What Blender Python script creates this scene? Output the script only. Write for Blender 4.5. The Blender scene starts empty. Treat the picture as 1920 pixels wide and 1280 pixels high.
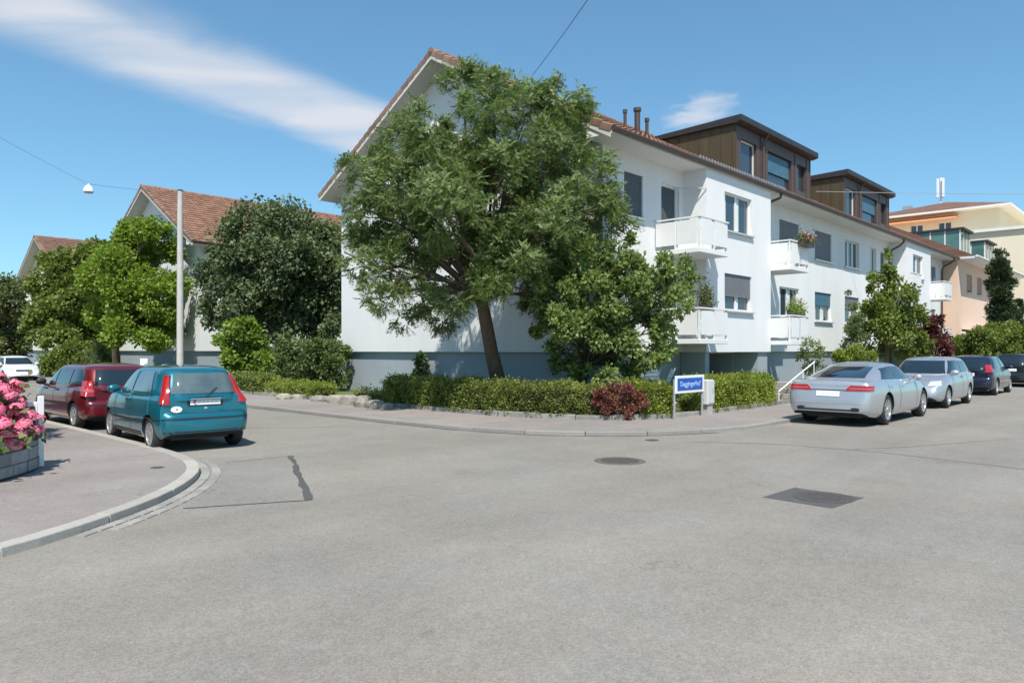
import bpy, bmesh, math, random
import numpy as np
from mathutils import Vector, Matrix
from mathutils.bvhtree import BVHTree

R = math.radians
random.seed(7)
rng = np.random.default_rng(11)

# World axes: +x runs along the long street (east front of the white block), +y along the side
# street past its gable, z up.  The gable corner of the white block stands at (0, 0).
# ------------------------------------------------------------------ camera, sky, sun, exposure
scene = bpy.context.scene
CAM = Vector((-16.02, -11.76, 1.7))
FWD = Vector((.727, .687, 0)).normalized()
RGT = Vector((FWD.y, -FWD.x, 0))
FPX, HOR = 1365.0, 655.0
cam_d = bpy.data.cameras.new('camera')
cam = bpy.data.objects.new('camera', cam_d)
scene.collection.objects.link(cam)
cam.location = CAM
cam.rotation_euler = (R(90), 0, math.atan2(FWD.y, FWD.x) - R(90))
cam_d.sensor_width = 36
cam_d.lens = 36 * FPX / 1920
cam_d.shift_y = (HOR - 640) / 1920
cam_d.clip_end = 2000
scene.camera = cam

SUN_EL, SUN_OFF = R(56), R(2)
sun_az = math.atan2(FWD.y, FWD.x) + SUN_OFF          # direction in which the light travels
trav = Vector((math.cos(sun_az) * math.cos(SUN_EL), math.sin(sun_az) * math.cos(SUN_EL), -math.sin(SUN_EL)))
sd = bpy.data.lights.new('sun', 'SUN')
sd.energy = 4.6
sd.angle = R(.5)
sd.color = (1, .945, .865)
sun = bpy.data.objects.new('sun', sd)
scene.collection.objects.link(sun)
sun.rotation_euler = trav.to_track_quat('-Z', 'Y').to_euler()
sun.location = (-20, -20, 40)

world = bpy.data.worlds.new('World')
scene.world = world
world.use_nodes = True
wt = world.node_tree
wt.nodes.clear()


def wn(kind, **kw):
    n = wt.nodes.new(kind)
    for k, v in kw.items():
        setattr(n, k, v)
    return n


def wmath(op, a, b=None, c=None, clamp=False):
    n = wn('ShaderNodeMath', operation=op)
    n.use_clamp = clamp
    for i, x in enumerate((a, b, c)):
        if x is None:
            continue
        if isinstance(x, (int, float)):
            n.inputs[i].default_value = x
        else:
            wt.links.new(x, n.inputs[i])
    return n.outputs[0]


sky = wn('ShaderNodeTexSky', sky_type='NISHITA')
sky.sun_disc = False
sky.sun_elevation = SUN_EL
back = -Vector((trav.x, trav.y, 0))
sky.sun_rotation = math.atan2(back.x, back.y)
sky.altitude = 300
sky.air_density = 1.0
sky.dust_density = .6
sky.ozone_density = 2.2
tc = wn('ShaderNodeTexCoord')
sep = wn('ShaderNodeSeparateXYZ')
wt.links.new(tc.outputs['Generated'], sep.inputs[0])
dz = wmath('MAXIMUM', sep.outputs[2], .02)
cx = wmath('DIVIDE', wmath('ADD', wmath('MULTIPLY', sep.outputs[0], RGT.x), wmath('MULTIPLY', sep.outputs[1], RGT.y)), dz)
cy = wmath('DIVIDE', wmath('ADD', wmath('MULTIPLY', sep.outputs[0], FWD.x), wmath('MULTIPLY', sep.outputs[1], FWD.y)), dz)
comb = wn('ShaderNodeCombineXYZ')
wt.links.new(cx, comb.inputs[0])
wt.links.new(cy, comb.inputs[1])


def wnoise(scale, detail, rough=.55, dist=0., loc=(0, 0, 0), scl=(1, 1, 1), rot=0.):
    m = wn('ShaderNodeMapping')
    m.inputs['Location'].default_value = loc
    m.inputs['Scale'].default_value = scl
    m.inputs['Rotation'].default_value = (0, 0, rot)
    wt.links.new(comb.outputs[0], m.inputs[0])
    n = wn('ShaderNodeTexNoise')
    n.inputs['Scale'].default_value = scale
    n.inputs['Detail'].default_value = detail
    n.inputs['Roughness'].default_value = rough
    n.inputs['Distortion'].default_value = dist
    wt.links.new(m.outputs[0], n.inputs['Vector'])
    return n.outputs[0]


# a straight high-altitude streak of cloud crossing the cloud layer, and a small fair-weather puff
ang = math.atan2(.86, .51)
n1 = wnoise(1.5, 5, .5, .4)
n2 = wnoise(1.8, 4.5, .52, .5, loc=(3, 1, 0), rot=-ang, scl=(.55, 1.4, 1))
s = wmath('SUBTRACT', wmath('MULTIPLY', cx, .86), wmath('MULTIPLY', cy, .51))
s = wmath('ADD', s, 2.3)
s = wmath('ADD', s, wmath('MULTIPLY', wmath('SUBTRACT', n1, .5), .42))
band = wmath('ABSOLUTE', s)
mr = wn('ShaderNodeMapRange', interpolation_type='SMOOTHERSTEP')
wt.links.new(band, mr.inputs[0])
mr.inputs[1].default_value = .46
mr.inputs[2].default_value = .06
band_m = wmath('MULTIPLY', mr.outputs[0], wmath('MULTIPLY_ADD', n2, 1.5, .02), clamp=True)
dx = wmath('SUBTRACT', cx, .80)
dy = wmath('MULTIPLY', wmath('SUBTRACT', cy, 3.12), .55)
rr = wmath('SQRT', wmath('ADD', wmath('MULTIPLY', dx, dx), wmath('MULTIPLY', dy, dy)))
n3 = wnoise(5, 6, .6, .3, loc=(7, 2, 0))
rr = wmath('ADD', rr, wmath('MULTIPLY', wmath('SUBTRACT', n3, .5), .32))
mr2 = wn('ShaderNodeMapRange', interpolation_type='SMOOTHSTEP')
wt.links.new(rr, mr2.inputs[0])
mr2.inputs[1].default_value = .18
mr2.inputs[2].default_value = .02
mask = wmath('MAXIMUM', band_m, wmath('MULTIPLY', mr2.outputs[0], .75), clamp=True)
up = wn('ShaderNodeMapRange')
wt.links.new(sep.outputs[2], up.inputs[0])
up.inputs[1].default_value = .05
up.inputs[2].default_value = .14
mask = wmath('MULTIPLY', mask, up.outputs[0], clamp=True)
mixc = wn('ShaderNodeMix', data_type='RGBA')
wt.links.new(wmath('MULTIPLY', mask, .92), mixc.inputs['Factor'])
hs = wn('ShaderNodeHueSaturation')
hs.inputs['Saturation'].default_value = 1.0
hs.inputs['Value'].default_value = 1.0
gam = wn('ShaderNodeGamma')
gam.inputs['Gamma'].default_value = .8
wt.links.new(sky.outputs[0], gam.inputs[0])
wt.links.new(gam.outputs[0], hs.inputs['Color'])
tint = wn('ShaderNodeMix', data_type='RGBA', blend_type='MULTIPLY')
tint.inputs['Factor'].default_value = 1
tint.inputs[7].default_value = (.96, 1.46, 1.63, 1)
wt.links.new(hs.outputs[0], tint.inputs[6])
wt.links.new(tint.outputs[2], mixc.inputs[6])
mixc.inputs[7].default_value = (5.6, 5.8, 6.2, 1)
bg = wn('ShaderNodeBackground')
bg.inputs['Strength'].default_value = .1
wt.links.new(mixc.outputs[2], bg.inputs[0])
wo = wn('ShaderNodeOutputWorld')
wt.links.new(bg.outputs[0], wo.inputs[0])

scene.view_settings.view_transform = 'Standard'
scene.view_settings.look = 'None'
scene.view_settings.exposure = .45
scene.view_settings.gamma = 1
scene.view_settings.use_curve_mapping = False
scene.render.engine = 'CYCLES'
scene.cycles.max_bounces = 8
scene.cycles.transparent_max_bounces = 8


# ------------------------------------------------------------------ helpers
COL = scene.collection
OFF = {}


def at(u, v, Y):
    """World point at depth Y (metres ahead of the standpoint) on the sight line of photo pixel (u, v)."""
    p = CAM + FWD * Y + RGT * ((u - 960) / FPX * Y)
    p.z = CAM.z + (HOR - v) / FPX * Y
    return p


def put(o, label=None, cat=None, group=None, kind=None):
    if label: o['label'] = label
    if cat: o['category'] = cat
    if group: o['group'] = group
    if kind: o['kind'] = kind
    return o


def thing(name, label, cat, loc=(0, 0, 0), rz=0., group=None):
    o = bpy.data.objects.new(name, None)
    COL.objects.link(o)
    o.empty_display_size = .3
    o.location = loc
    o.rotation_euler = (0, 0, rz)
    OFF[o.name] = Vector(loc)
    return put(o, label, cat, group)


def link(name, me, parent=None, loc=None):
    o = bpy.data.objects.new(name, me)
    COL.objects.link(o)
    if parent is not None:
        o.parent = parent
        OFF[o.name] = OFF.get(parent.name, Vector((0, 0, 0)))
    if loc is not None:
        o.location = loc
    return o


class MB:
    def __init__(s):
        s.v = []; s.f = []; s.mi = []

    def add(s, vs, fs, mi=0):
        n = len(s.v)
        s.v += [tuple(p) for p in vs]
        s.f += [tuple(n + i for i in f) for f in fs]
        s.mi += [mi] * len(fs)
        return s

    def box(s, x0, x1, y0, y1, z0, z1, mi=0):
        vs = [(x, y, z) for z in (z0, z1) for y in (y0, y1) for x in (x0, x1)]
        return s.add(vs, [(0, 2, 3, 1), (4, 5, 7, 6), (0, 1, 5, 4), (2, 6, 7, 3), (0, 4, 6, 2), (1, 3, 7, 5)], mi)

    def pbox(s, P, u0, u1, z0, z1, d0, d1, mi=0):
        vs = [P(u, z, d) for z in (z0, z1) for d in (d0, d1) for u in (u0, u1)]
        return s.add(vs, [(0, 2, 3, 1), (4, 5, 7, 6), (0, 1, 5, 4), (2, 6, 7, 3), (0, 4, 6, 2), (1, 3, 7, 5)], mi)

    def bar(s, p, q, w, h=None, up=(0, 0, 1), mi=0):
        p, q = Vector(p), Vector(q)
        h = h or w
        d = (q - p).normalized()
        sd_ = d.cross(Vector(up))
        if sd_.length < 1e-4: sd_ = d.cross(Vector((1, 0, 0)))
        sd_.normalize()
        u = sd_.cross(d).normalized()
        vs = [c + sd_ * (a * w / 2) + u * (b * h / 2) for c in (p, q) for b in (-1, 1) for a in (-1, 1)]
        return s.add(vs, [(0, 2, 3, 1), (4, 5, 7, 6), (0, 1, 5, 4), (2, 6, 7, 3), (0, 4, 6, 2), (1, 3, 7, 5)], mi)

    def tube(s, path, r, n=8, mi=0, cap=True):
        path = [Vector(p) for p in path]
        rs = r if isinstance(r, (list, tuple)) else [r] * len(path)
        prev = None
        rings = []
        for i, p in enumerate(path):
            d = (path[min(i + 1, len(path) - 1)] - path[max(i - 1, 0)]).normalized()
            if prev is None:
                a = d.orthogonal().normalized()
            else:
                a = (prev - d * prev.dot(d))
                a = a.normalized() if a.length > 1e-5 else d.orthogonal().normalized()
            prev = a
            b = d.cross(a)
            rings.append([p + (a * math.cos(k * 2 * math.pi / n) + b * math.sin(k * 2 * math.pi / n)) * rs[i] for k in range(n)])
        vs = [x for rg in rings for x in rg]
        fs = []
        for i in range(len(rings) - 1):
            for k in range(n):
                k2 = (k + 1) % n
                fs.append((i * n + k, i * n + k2, (i + 1) * n + k2, (i + 1) * n + k))
        if cap:
            fs.append(tuple(range(n))[::-1])
            fs.append(tuple(range((len(rings) - 1) * n, len(rings) * n)))
        return s.add(vs, fs, mi)

    def lathe(s, prof, c=(0, 0, 0), n=16, axis='z', mi=0, cap=True):
        vs = []
        for (r, h) in prof:
            for k in range(n):
                t = 2 * math.pi * k / n
                if axis == 'z': vs.append((c[0] + r * math.cos(t), c[1] + r * math.sin(t), c[2] + h))
                else: vs.append((c[0] + r * math.cos(t), c[1] + h, c[2] + r * math.sin(t)))
        fs = [(i * n + k, i * n + (k + 1) % n, (i + 1) * n + (k + 1) % n, (i + 1) * n + k) for i in range(len(prof) - 1) for k in range(n)]
        if cap and prof[0][0] > 1e-4: fs.append(tuple(range(n))[::-1])
        if cap and prof[-1][0] > 1e-4: fs.append(tuple(range((len(prof) - 1) * n, len(prof) * n)))
        return s.add(vs, fs, mi)

    def prism(s, pts, ext, mi=0):
        """pts: 3D polygon, ext: extrusion vector"""
        n = len(pts)
        e = Vector(ext)
        vs = [Vector(p) for p in pts] + [Vector(p) + e for p in pts]
        fs = [tuple(range(n))[::-1], tuple(range(n, 2 * n))] + [(i, (i + 1) % n, n + (i + 1) % n, n + i) for i in range(n)]
        return s.add(vs, fs, mi)

    def poly(s, pts, mi=0):
        return s.add(pts, [tuple(range(len(pts)))], mi)

    def mesh(s, name, mats, off=None, smooth=False, recalc=True, sharp=40):
        off = off or Vector((0, 0, 0))
        me = bpy.data.meshes.new(name)
        me.from_pydata([(p[0] - off[0], p[1] - off[1], p[2] - off[2]) for p in s.v], [], s.f)
        mats = mats if isinstance(mats, (list, tuple)) else [mats]
        for m in mats: me.materials.append(m)
        if len(mats) > 1: me.polygons.foreach_set('material_index', s.mi)
        if recalc:
            bm = bmesh.new(); bm.from_mesh(me)
            bmesh.ops.remove_doubles(bm, verts=bm.verts, dist=1e-5)
            bmesh.ops.recalc_face_normals(bm, faces=bm.faces)
            bm.to_mesh(me); bm.free()
        if smooth:
            me.polygons.foreach_set('use_smooth', [True] * len(me.polygons))
            me.set_sharp_from_angle(angle=R(sharp))
        me.update()
        return me

    def build(s, name, mats, parent=None, smooth=False, bevel=0., recalc=True, sharp=40, label=None, cat=None, group=None, kind=None):
        off = OFF.get(parent.name, Vector((0, 0, 0))) if parent is not None else Vector((0, 0, 0))
        me = s.mesh(name, mats, off, smooth, recalc, sharp)
        o = link(name, me, parent)
        if bevel:
            b = o.modifiers.new('bevel', 'BEVEL')
            b.width = bevel; b.segments = 2; b.limit_method = 'ANGLE'; b.angle_limit = R(40)
        return put(o, label, cat, group, kind)


def solo(mb, name, mats, label, cat, group=None, base=None, **kw):
    """A thing that is a single mesh, its origin at its base."""
    vs = np.array(mb.v)
    c = Vector((vs[:, 0].mean(), vs[:, 1].mean(), vs[:, 2].min())) if base is None else Vector(base)
    me = mb.mesh(name, mats, c, kw.pop('smooth', False), kw.pop('recalc', True))
    o = link(name, me)
    o.location = c
    bv = kw.pop('bevel', 0)
    if bv:
        b = o.modifiers.new('bevel', 'BEVEL'); b.width = bv; b.segments = 2; b.limit_method = 'ANGLE'; b.angle_limit = R(40)
    return put(o, label, cat, group)


# ------------------------------------------------------------------ materials
MAT = {}


def nodes(name):
    m = bpy.data.materials.new(name)
    m.use_nodes = True
    t = m.node_tree
    b = t.nodes['Principled BSDF']
    return m, t, b


def mat(name, c1, c2=None, scale=4., rough=.7, bump=0., bscale=None, metal=0., coat=0., spec=None, detail=5., contrast=.5,
        rand=0., c3=None, scale3=.3, amt3=.5, stretch=None, speck=None):
    """Principled surface: c1..c2 mottled by noise, optional slow second tone c3, per-object value shift, fine bump."""
    m, t, b = nodes(name)
    L = t.links.new
    b.inputs['Roughness'].default_value = rough
    b.inputs['Metallic'].default_value = metal
    if coat:
        b.inputs['Coat Weight'].default_value = coat
        b.inputs['Coat Roughness'].default_value = .04
    if spec is not None: b.inputs['Specular IOR Level'].default_value = spec
    tcn = t.nodes.new('ShaderNodeTexCoord')
    vec = tcn.outputs['Object']
    if stretch:
        mp = t.nodes.new('ShaderNodeMapping')
        mp.inputs['Scale'].default_value = stretch
        L(vec, mp.inputs[0]); vec = mp.outputs[0]
    col = None
    if c2:
        n = t.nodes.new('ShaderNodeTexNoise')
        n.inputs['Scale'].default_value = scale
        n.inputs['Detail'].default_value = detail
        n.inputs['Roughness'].default_value = .6
        L(vec, n.inputs['Vector'])
        r = t.nodes.new('ShaderNodeValToRGB')
        r.color_ramp.elements[0].position = .5 - contrast / 2
        r.color_ramp.elements[1].position = .5 + contrast / 2
        r.color_ramp.elements[0].color = (*c1, 1)
        r.color_ramp.elements[1].color = (*c2, 1)
        L(n.outputs[0], r.inputs[0])
        col = r.outputs[0]
    if c3:
        n = t.nodes.new('ShaderNodeTexNoise')
        n.inputs['Scale'].default_value = scale3
        n.inputs['Detail'].default_value = 4
        L(vec, n.inputs['Vector'])
        r = t.nodes.new('ShaderNodeMapRange')
        r.inputs[1].default_value = .42; r.inputs[2].default_value = .68
        r.inputs[3].default_value = 0; r.inputs[4].default_value = amt3
        L(n.outputs[0], r.inputs[0])
        x = t.nodes.new('ShaderNodeMix'); x.data_type = 'RGBA'
        L(r.outputs[0], x.inputs['Factor'])
        if col is None: x.inputs[6].default_value = (*c1, 1)
        else: L(col, x.inputs[6])
        x.inputs[7].default_value = (*c3, 1)
        col = x.outputs[2]
    if speck:
        sc_, amt, cs = speck
        n = t.nodes.new('ShaderNodeTexVoronoi')
        n.inputs['Scale'].default_value = sc_
        L(tcn.outputs['Object'], n.inputs['Vector'])
        sp_ = t.nodes.new('ShaderNodeSeparateColor')
        L(n.outputs['Color'], sp_.inputs[0])
        r = t.nodes.new('ShaderNodeMapRange')
        r.inputs[1].default_value = .0; r.inputs[2].default_value = 1
        r.inputs[3].default_value = 1 - amt; r.inputs[4].default_value = 1 + amt
        L(sp_.outputs[0], r.inputs[0])
        x = t.nodes.new('ShaderNodeMix'); x.data_type = 'RGBA'; x.blend_type = 'MULTIPLY'
        x.inputs['Factor'].default_value = 1
        if col is None: x.inputs[6].default_value = (*c1, 1)
        else: L(col, x.inputs[6])
        L(r.outputs[0], x.inputs[7])
        col = x.outputs[2]
    if rand:
        oi = t.nodes.new('ShaderNodeObjectInfo')
        r = t.nodes.new('ShaderNodeMapRange')
        r.inputs[3].default_value = 1 - rand; r.inputs[4].default_value = 1 + rand
        L(oi.outputs['Random'], r.inputs[0])
        x = t.nodes.new('ShaderNodeMix'); x.data_type = 'RGBA'; x.blend_type = 'MULTIPLY'
        x.inputs['Factor'].default_value = 1
        if col is None: x.inputs[6].default_value = (*c1, 1)
        else: L(col, x.inputs[6])
        L(r.outputs[0], x.inputs[7])
        col = x.outputs[2]
    if col is None: b.inputs['Base Color'].default_value = (*c1, 1)
    else: L(col, b.inputs['Base Color'])
    if bump:
        n = t.nodes.new('ShaderNodeTexNoise')
        n.inputs['Scale'].default_value = bscale or scale * 8
        n.inputs['Detail'].default_value = 3
        L(tcn.outputs['Object'], n.inputs['Vector'])
        bp = t.nodes.new('ShaderNodeBump')
        bp.inputs['Strength'].default_value = bump
        bp.inputs['Distance'].default_value = .02
        L(n.outputs[0], bp.inputs['Height'])
        L(bp.outputs[0], b.inputs['Normal'])
    MAT[name] = m
    return m


def leafmat(name, c1, c2, trans=.3, c3=None, rough=.5, tint=1.25):
    """Two greens per leaf and per clump, thin-leaf translucency."""
    m, t, b = nodes(name)
    L = t.links.new
    g = t.nodes.new('ShaderNodeNewGeometry')
    tcn = t.nodes.new('ShaderNodeTexCoord')
    n = t.nodes.new('ShaderNodeTexNoise')
    n.inputs['Scale'].default_value = 1.1
    n.inputs['Detail'].default_value = 3
    L(tcn.outputs['Object'], n.inputs['Vector'])
    a = t.nodes.new('ShaderNodeMath'); a.operation = 'MULTIPLY_ADD'
    L(g.outputs['Random Per Island'], a.inputs[0]); a.inputs[1].default_value = .55
    s_ = t.nodes.new('ShaderNodeMath'); s_.operation = 'MULTIPLY_ADD'
    L(n.outputs[0], s_.inputs[0]); s_.inputs[1].default_value = 1.3; s_.inputs[2].default_value = -.42
    L(s_.outputs[0], a.inputs[2])
    r = t.nodes.new('ShaderNodeValToRGB')
    r.color_ramp.elements[0].position = .1; r.color_ramp.elements[0].color = (*c1, 1)
    r.color_ramp.elements[1].position = .9; r.color_ramp.elements[1].color = (*c2, 1)
    if c3:
        e = r.color_ramp.elements.new(.97); e.color = (*c3, 1)
    L(a.outputs[0], r.inputs[0])
    L(r.outputs[0], b.inputs['Base Color'])
    b.inputs['Roughness'].default_value = rough
    b.inputs['Specular IOR Level'].default_value = .35
    tr = t.nodes.new('ShaderNodeBsdfTranslucent')
    x = t.nodes.new('ShaderNodeMix'); x.data_type = 'RGBA'; x.blend_type = 'MULTIPLY'
    x.inputs['Factor'].default_value = 1
    L(r.outputs[0], x.inputs[6]); x.inputs[7].default_value = (tint * 1.05, tint * 1.2, tint * .55, 1)
    L(x.outputs[2], tr.inputs[0])
    ms = t.nodes.new('ShaderNodeMixShader'); ms.inputs[0].default_value = trans
    L(b.outputs[0], ms.inputs[1]); L(tr.outputs[0], ms.inputs[2])
    L(ms.outputs[0], t.nodes['Material Output'].inputs[0])
    MAT[name] = m
    return m


def carpaint(name, c, metal=.55, rough=.32):
    m, t, b = nodes(name)
    b.inputs['Base Color'].default_value = (*c, 1)
    b.inputs['Metallic'].default_value = metal
    b.inputs['Roughness'].default_value = rough
    b.inputs['Coat Weight'].default_value = 1
    b.inputs['Coat Roughness'].default_value = .03
    n = t.nodes.new('ShaderNodeTexNoise')
    n.inputs['Scale'].default_value = 3
    tcn = t.nodes.new('ShaderNodeTexCoord')
    t.links.new(tcn.outputs['Object'], n.inputs['Vector'])
    mr_ = t.nodes.new('ShaderNodeMapRange')
    mr_.inputs[3].default_value = rough - .06; mr_.inputs[4].default_value = rough + .1
    t.links.new(n.outputs[0], mr_.inputs[0])
    t.links.new(mr_.outputs[0], b.inputs['Roughness'])
    MAT[name] = m
    return m


# tarmac of the street: pale worn asphalt with aggregate, slow patches and faint hairline cracks
def asphalt(name, base, warm, grain=230.):
    m, t, b = nodes(name)
    L = t.links.new
    tcn = t.nodes.new('ShaderNodeTexCoord')

    def noise(scale, detail=4, rough=.6, stretch=None, loc=(0, 0, 0), dist=0):
        mp = t.nodes.new('ShaderNodeMapping')
        mp.inputs['Scale'].default_value = stretch or (1, 1, 1)
        mp.inputs['Location'].default_value = loc
        L(tcn.outputs['Object'], mp.inputs[0])
        n = t.nodes.new('ShaderNodeTexNoise')
        n.inputs['Scale'].default_value = scale; n.inputs['Detail'].default_value = detail
        n.inputs['Roughness'].default_value = rough; n.inputs['Distortion'].default_value = dist
        L(mp.outputs[0], n.inputs['Vector'])
        return n.outputs[0]

    def rng_(x, a, b_, c, d):
        r = t.nodes.new('ShaderNodeMapRange')
        L(x, r.inputs[0])
        for i, q in enumerate((a, b_, c, d)): r.inputs[1 + i].default_value = q
        return r.outputs[0]

    def mul(a, b_):
        n = t.nodes.new('ShaderNodeMath'); n.operation = 'MULTIPLY'
        L(a, n.inputs[0]); L(b_, n.inputs[1])
        return n.outputs[0]

    v = rng_(noise(.22, 5, .6), .3, .7, .87, 1.10)
    v = mul(v, rng_(noise(1.3, 6, .65, loc=(4, 2, 0)), .3, .7, .93, 1.06))
    v = mul(v, rng_(noise(9, 5, .7), .3, .7, .93, 1.07))
    vor = t.nodes.new('ShaderNodeTexVoronoi'); vor.inputs['Scale'].default_value = grain
    L(tcn.outputs['Object'], vor.inputs['Vector'])
    sc_ = t.nodes.new('ShaderNodeSeparateColor'); L(vor.outputs['Color'], sc_.inputs[0])
    v = mul(v, rng_(sc_.outputs[0], 0, 1, .76, 1.23))
    vor2 = t.nodes.new('ShaderNodeTexVoronoi'); vor2.inputs['Scale'].default_value = grain * .28
    L(tcn.outputs['Object'], vor2.inputs['Vector'])
    sc2 = t.nodes.new('ShaderNodeSeparateColor'); L(vor2.outputs['Color'], sc2.inputs[0])
    v = mul(v, rng_(sc2.outputs[0], 0, 1, .87, 1.13))
    # traffic wear drawn out along the long street, and scattered stains
    v = mul(v, rng_(noise(1.0, 4, .55, stretch=(.07, 1.0, 1), loc=(2, 3, 0)), .32, .68, .93, 1.06))
    v = mul(v, rng_(noise(.75, 3, .5, loc=(11, 4, 0)), .66, .74, 1, .9))
    v = mul(v, rng_(noise(2.6, 3, .5, loc=(5, 9, 0)), .70, .76, 1, .86))
    # hairline cracks
    vc = t.nodes.new('ShaderNodeTexVoronoi'); vc.feature = 'DISTANCE_TO_EDGE'; vc.inputs['Scale'].default_value = .16
    mpw = t.nodes.new('ShaderNodeMix'); mpw.data_type = 'RGBA'
    mpw.inputs['Factor'].default_value = .06
    nn = t.nodes.new('ShaderNodeTexNoise'); nn.inputs['Scale'].default_value = 1.2; nn.inputs['Detail'].default_value = 6
    L(tcn.outputs['Object'], nn.inputs['Vector'])
    L(tcn.outputs['Object'], mpw.inputs[6])
    va = t.nodes.new('ShaderNodeVectorMath'); va.operation = 'SCALE'; va.inputs['Scale'].default_value = 40
    L(nn.outputs['Color'], va.inputs[0]); L(va.outputs[0], mpw.inputs[7])
    L(mpw.outputs[2], vc.inputs['Vector'])
    gate = rng_(noise(.12, 2, loc=(9, 5, 0)), .5, .58, 0, 1)
    cr = rng_(vc.outputs['Distance'], .0008, .0022, .22, 0)
    one = t.nodes.new('ShaderNodeMath'); one.operation = 'SUBTRACT'; one.inputs[0].default_value = 1
    L(mul(cr, gate), one.inputs[1])
    v = mul(v, one.outputs[0])
    hue = t.nodes.new('ShaderNodeMix'); hue.data_type = 'RGBA'
    L(rng_(noise(.35, 4, loc=(1, 7, 0)), .4, .65, 0, 1), hue.inputs['Factor'])
    hue.inputs[6].default_value = (*base, 1); hue.inputs[7].default_value = (*warm, 1)
    x = t.nodes.new('ShaderNodeMix'); x.data_type = 'RGBA'; x.blend_type = 'MULTIPLY'; x.inputs['Factor'].default_value = 1
    L(hue.outputs[2], x.inputs[6]); L(v, x.inputs[7])
    L(x.outputs[2], b.inputs['Base Color'])
    b.inputs['Roughness'].default_value = .88
    b.inputs['Specular IOR Level'].default_value = .3
    bp = t.nodes.new('ShaderNodeBump'); bp.inputs['Strength'].default_value = .5; bp.inputs['Distance'].default_value = .006
    L(sc_.outputs[0], bp.inputs['Height']); L(bp.outputs[0], b.inputs['Normal'])
    MAT[name] = m
    return m


asphalt('asphalt', (.248, .233, .208), (.258, .233, .2))
asphalt('pavement_tar', (.27, .245, .228), (.285, .25, .23), 300)
asphalt('patch_tar', (.238, .226, .205), (.244, .225, .198))
mat('tar', (.07, .067, .065), (.1, .095, .09), 6, .6)
mat('faint_tar', (.165, .158, .15), (.2, .19, .18), 3, .8)
mat('granite', (.31, .295, .262), (.43, .405, .36), 30, .75, bump=.25, bscale=60, rand=.12, contrast=.7, c3=(.3, .28, .25), scale3=2.5, amt3=.5)
mat('granite_far', (.21, .2, .188), (.3, .285, .265), 25, .8, bump=.2, rand=.1)
mat('sett', (.24, .228, .208), (.33, .315, .288), 20, .8, bump=.3, rand=.15)
mat('iron', (.085, .075, .07), (.13, .115, .105), 30, .55, metal=.35, bump=.25, bscale=80)
mat('iron_rim', (.16, .145, .13), (.22, .2, .18), 30, .5, metal=.4, bump=.2, bscale=60)
mat('render_white', (.69, .695, .695), (.735, .735, .73), 1.2, .85, bump=.12, bscale=120, c3=(.6, .605, .6), scale3=1.3, amt3=.28, stretch=(1, 1, .22))
mat('render_cream', (.66, .62, .5), (.74, .7, .58), 1.2, .85, bump=.1, bscale=100)
mat('render_salmon', (.67, .48, .36), (.72, .53, .41), .8, .85, bump=.1, bscale=90)
mat('render_yellow', (.70, .62, .47), (.76, .68, .53), .7, .85, bump=.1, bscale=90)
mat('plinth_blue', (.28, .325, .365), (.34, .385, .425), 1.6, .8, bump=.12, bscale=90, c3=(.23, .26, .285), scale3=.8, amt3=.4)
mat('soffit', (.68, .67, .63), (.76, .75, .71), .8, .7)
mat('barge', (.5, .475, .43), (.58, .55, .5), 2, .7)
mat('gutter_brown', (.07, .05, .042), (.1, .073, .06), 3, .45, metal=.3)
mat('cladding_front', (.08, .056, .048), (.12, .083, .07), 1.5, .5, metal=.25, stretch=(3, 3, .4))
mat('cladding_side', (.07, .055, .03), (.1, .077, .04), 1.2, .5, metal=.25, stretch=(3, 3, .4))
mat('dormer_edge', (.03, .028, .03), (.05, .046, .046), 2, .5, metal=.3)
mat('frame_white', (.7, .7, .69), rough=.4)
mat('sill_grey', (.4, .41, .42), (.5, .51, .51), 5, .5)
mat('glass', (.03, .05, .07), rough=.04, spec=.9)
mat('glass_green', (.04, .12, .11), (.10, .2, .18), .8, .08, spec=.8)
mat('curtain', (.6, .6, .58), (.72, .72, .7), 3, .8, stretch=(6, 6, .3))
mat('shutter_dark', (.07, .085, .1), (.095, .11, .125), 4, .6)
mat('shutter_grey', (.13, .14, .155), (.17, .18, .19), 4, .6)
mat('shutter_salmon', (.36, .2, .14), (.42, .24, .17), 3, .7)
mat('shutter_blue', (.05, .13, .2), (.07, .17, .25), 3, .55)
mat('balcony_white', (.68, .68, .67), (.73, .73, .72), 2, .6)
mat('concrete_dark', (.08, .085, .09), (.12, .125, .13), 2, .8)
mat('concrete', (.33, .325, .31), (.45, .44, .42), 4, .85, bump=.2, bscale=60, rand=.1)
mat('edging', (.2, .19, .172), (.3, .285, .26), 6, .9, bump=.3, bscale=40, rand=.2)
mat('pole_concrete', (.42, .41, .38), (.52, .5, .47), 3, .85, bump=.15, bscale=50)
mat('wire', (.12, .125, .13), rough=.6)
mat('metal_grey', (.42, .43, .44), (.52, .53, .54), 6, .4, metal=.6)
mat('metal_white', (.72, .73, .74), (.8, .8, .8), 6, .45)
mat('cabinet', (.52, .53, .52), (.6, .61, .6), 5, .55)
mat('sign_blue', (.02, .095, .38), (.025, .11, .43), 3, .35)
mat('sign_text', (.45, .6, .85), rough=.5)
mat('print_white', (.85, .86, .88), rough=.5)
mat('print_pale', (.55, .56, .58), rough=.6)
mat('print_dark', (.05, .05, .06), rough=.6)
mat('print_grey', (.35, .36, .4), rough=.6)
mat('print_red', (.6, .03, .03), rough=.5)
mat('stone_wall', (.22, .225, .23), (.33, .335, .34), 9, .85, bump=.5, bscale=25, rand=.22)
mat('mortar', (.3, .29, .27), (.38, .37, .35), 10, .9)
mat('stone_pale', (.21, .195, .165), (.36, .335, .285), 9, .85, bump=.5, bscale=18, rand=.2)
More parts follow.
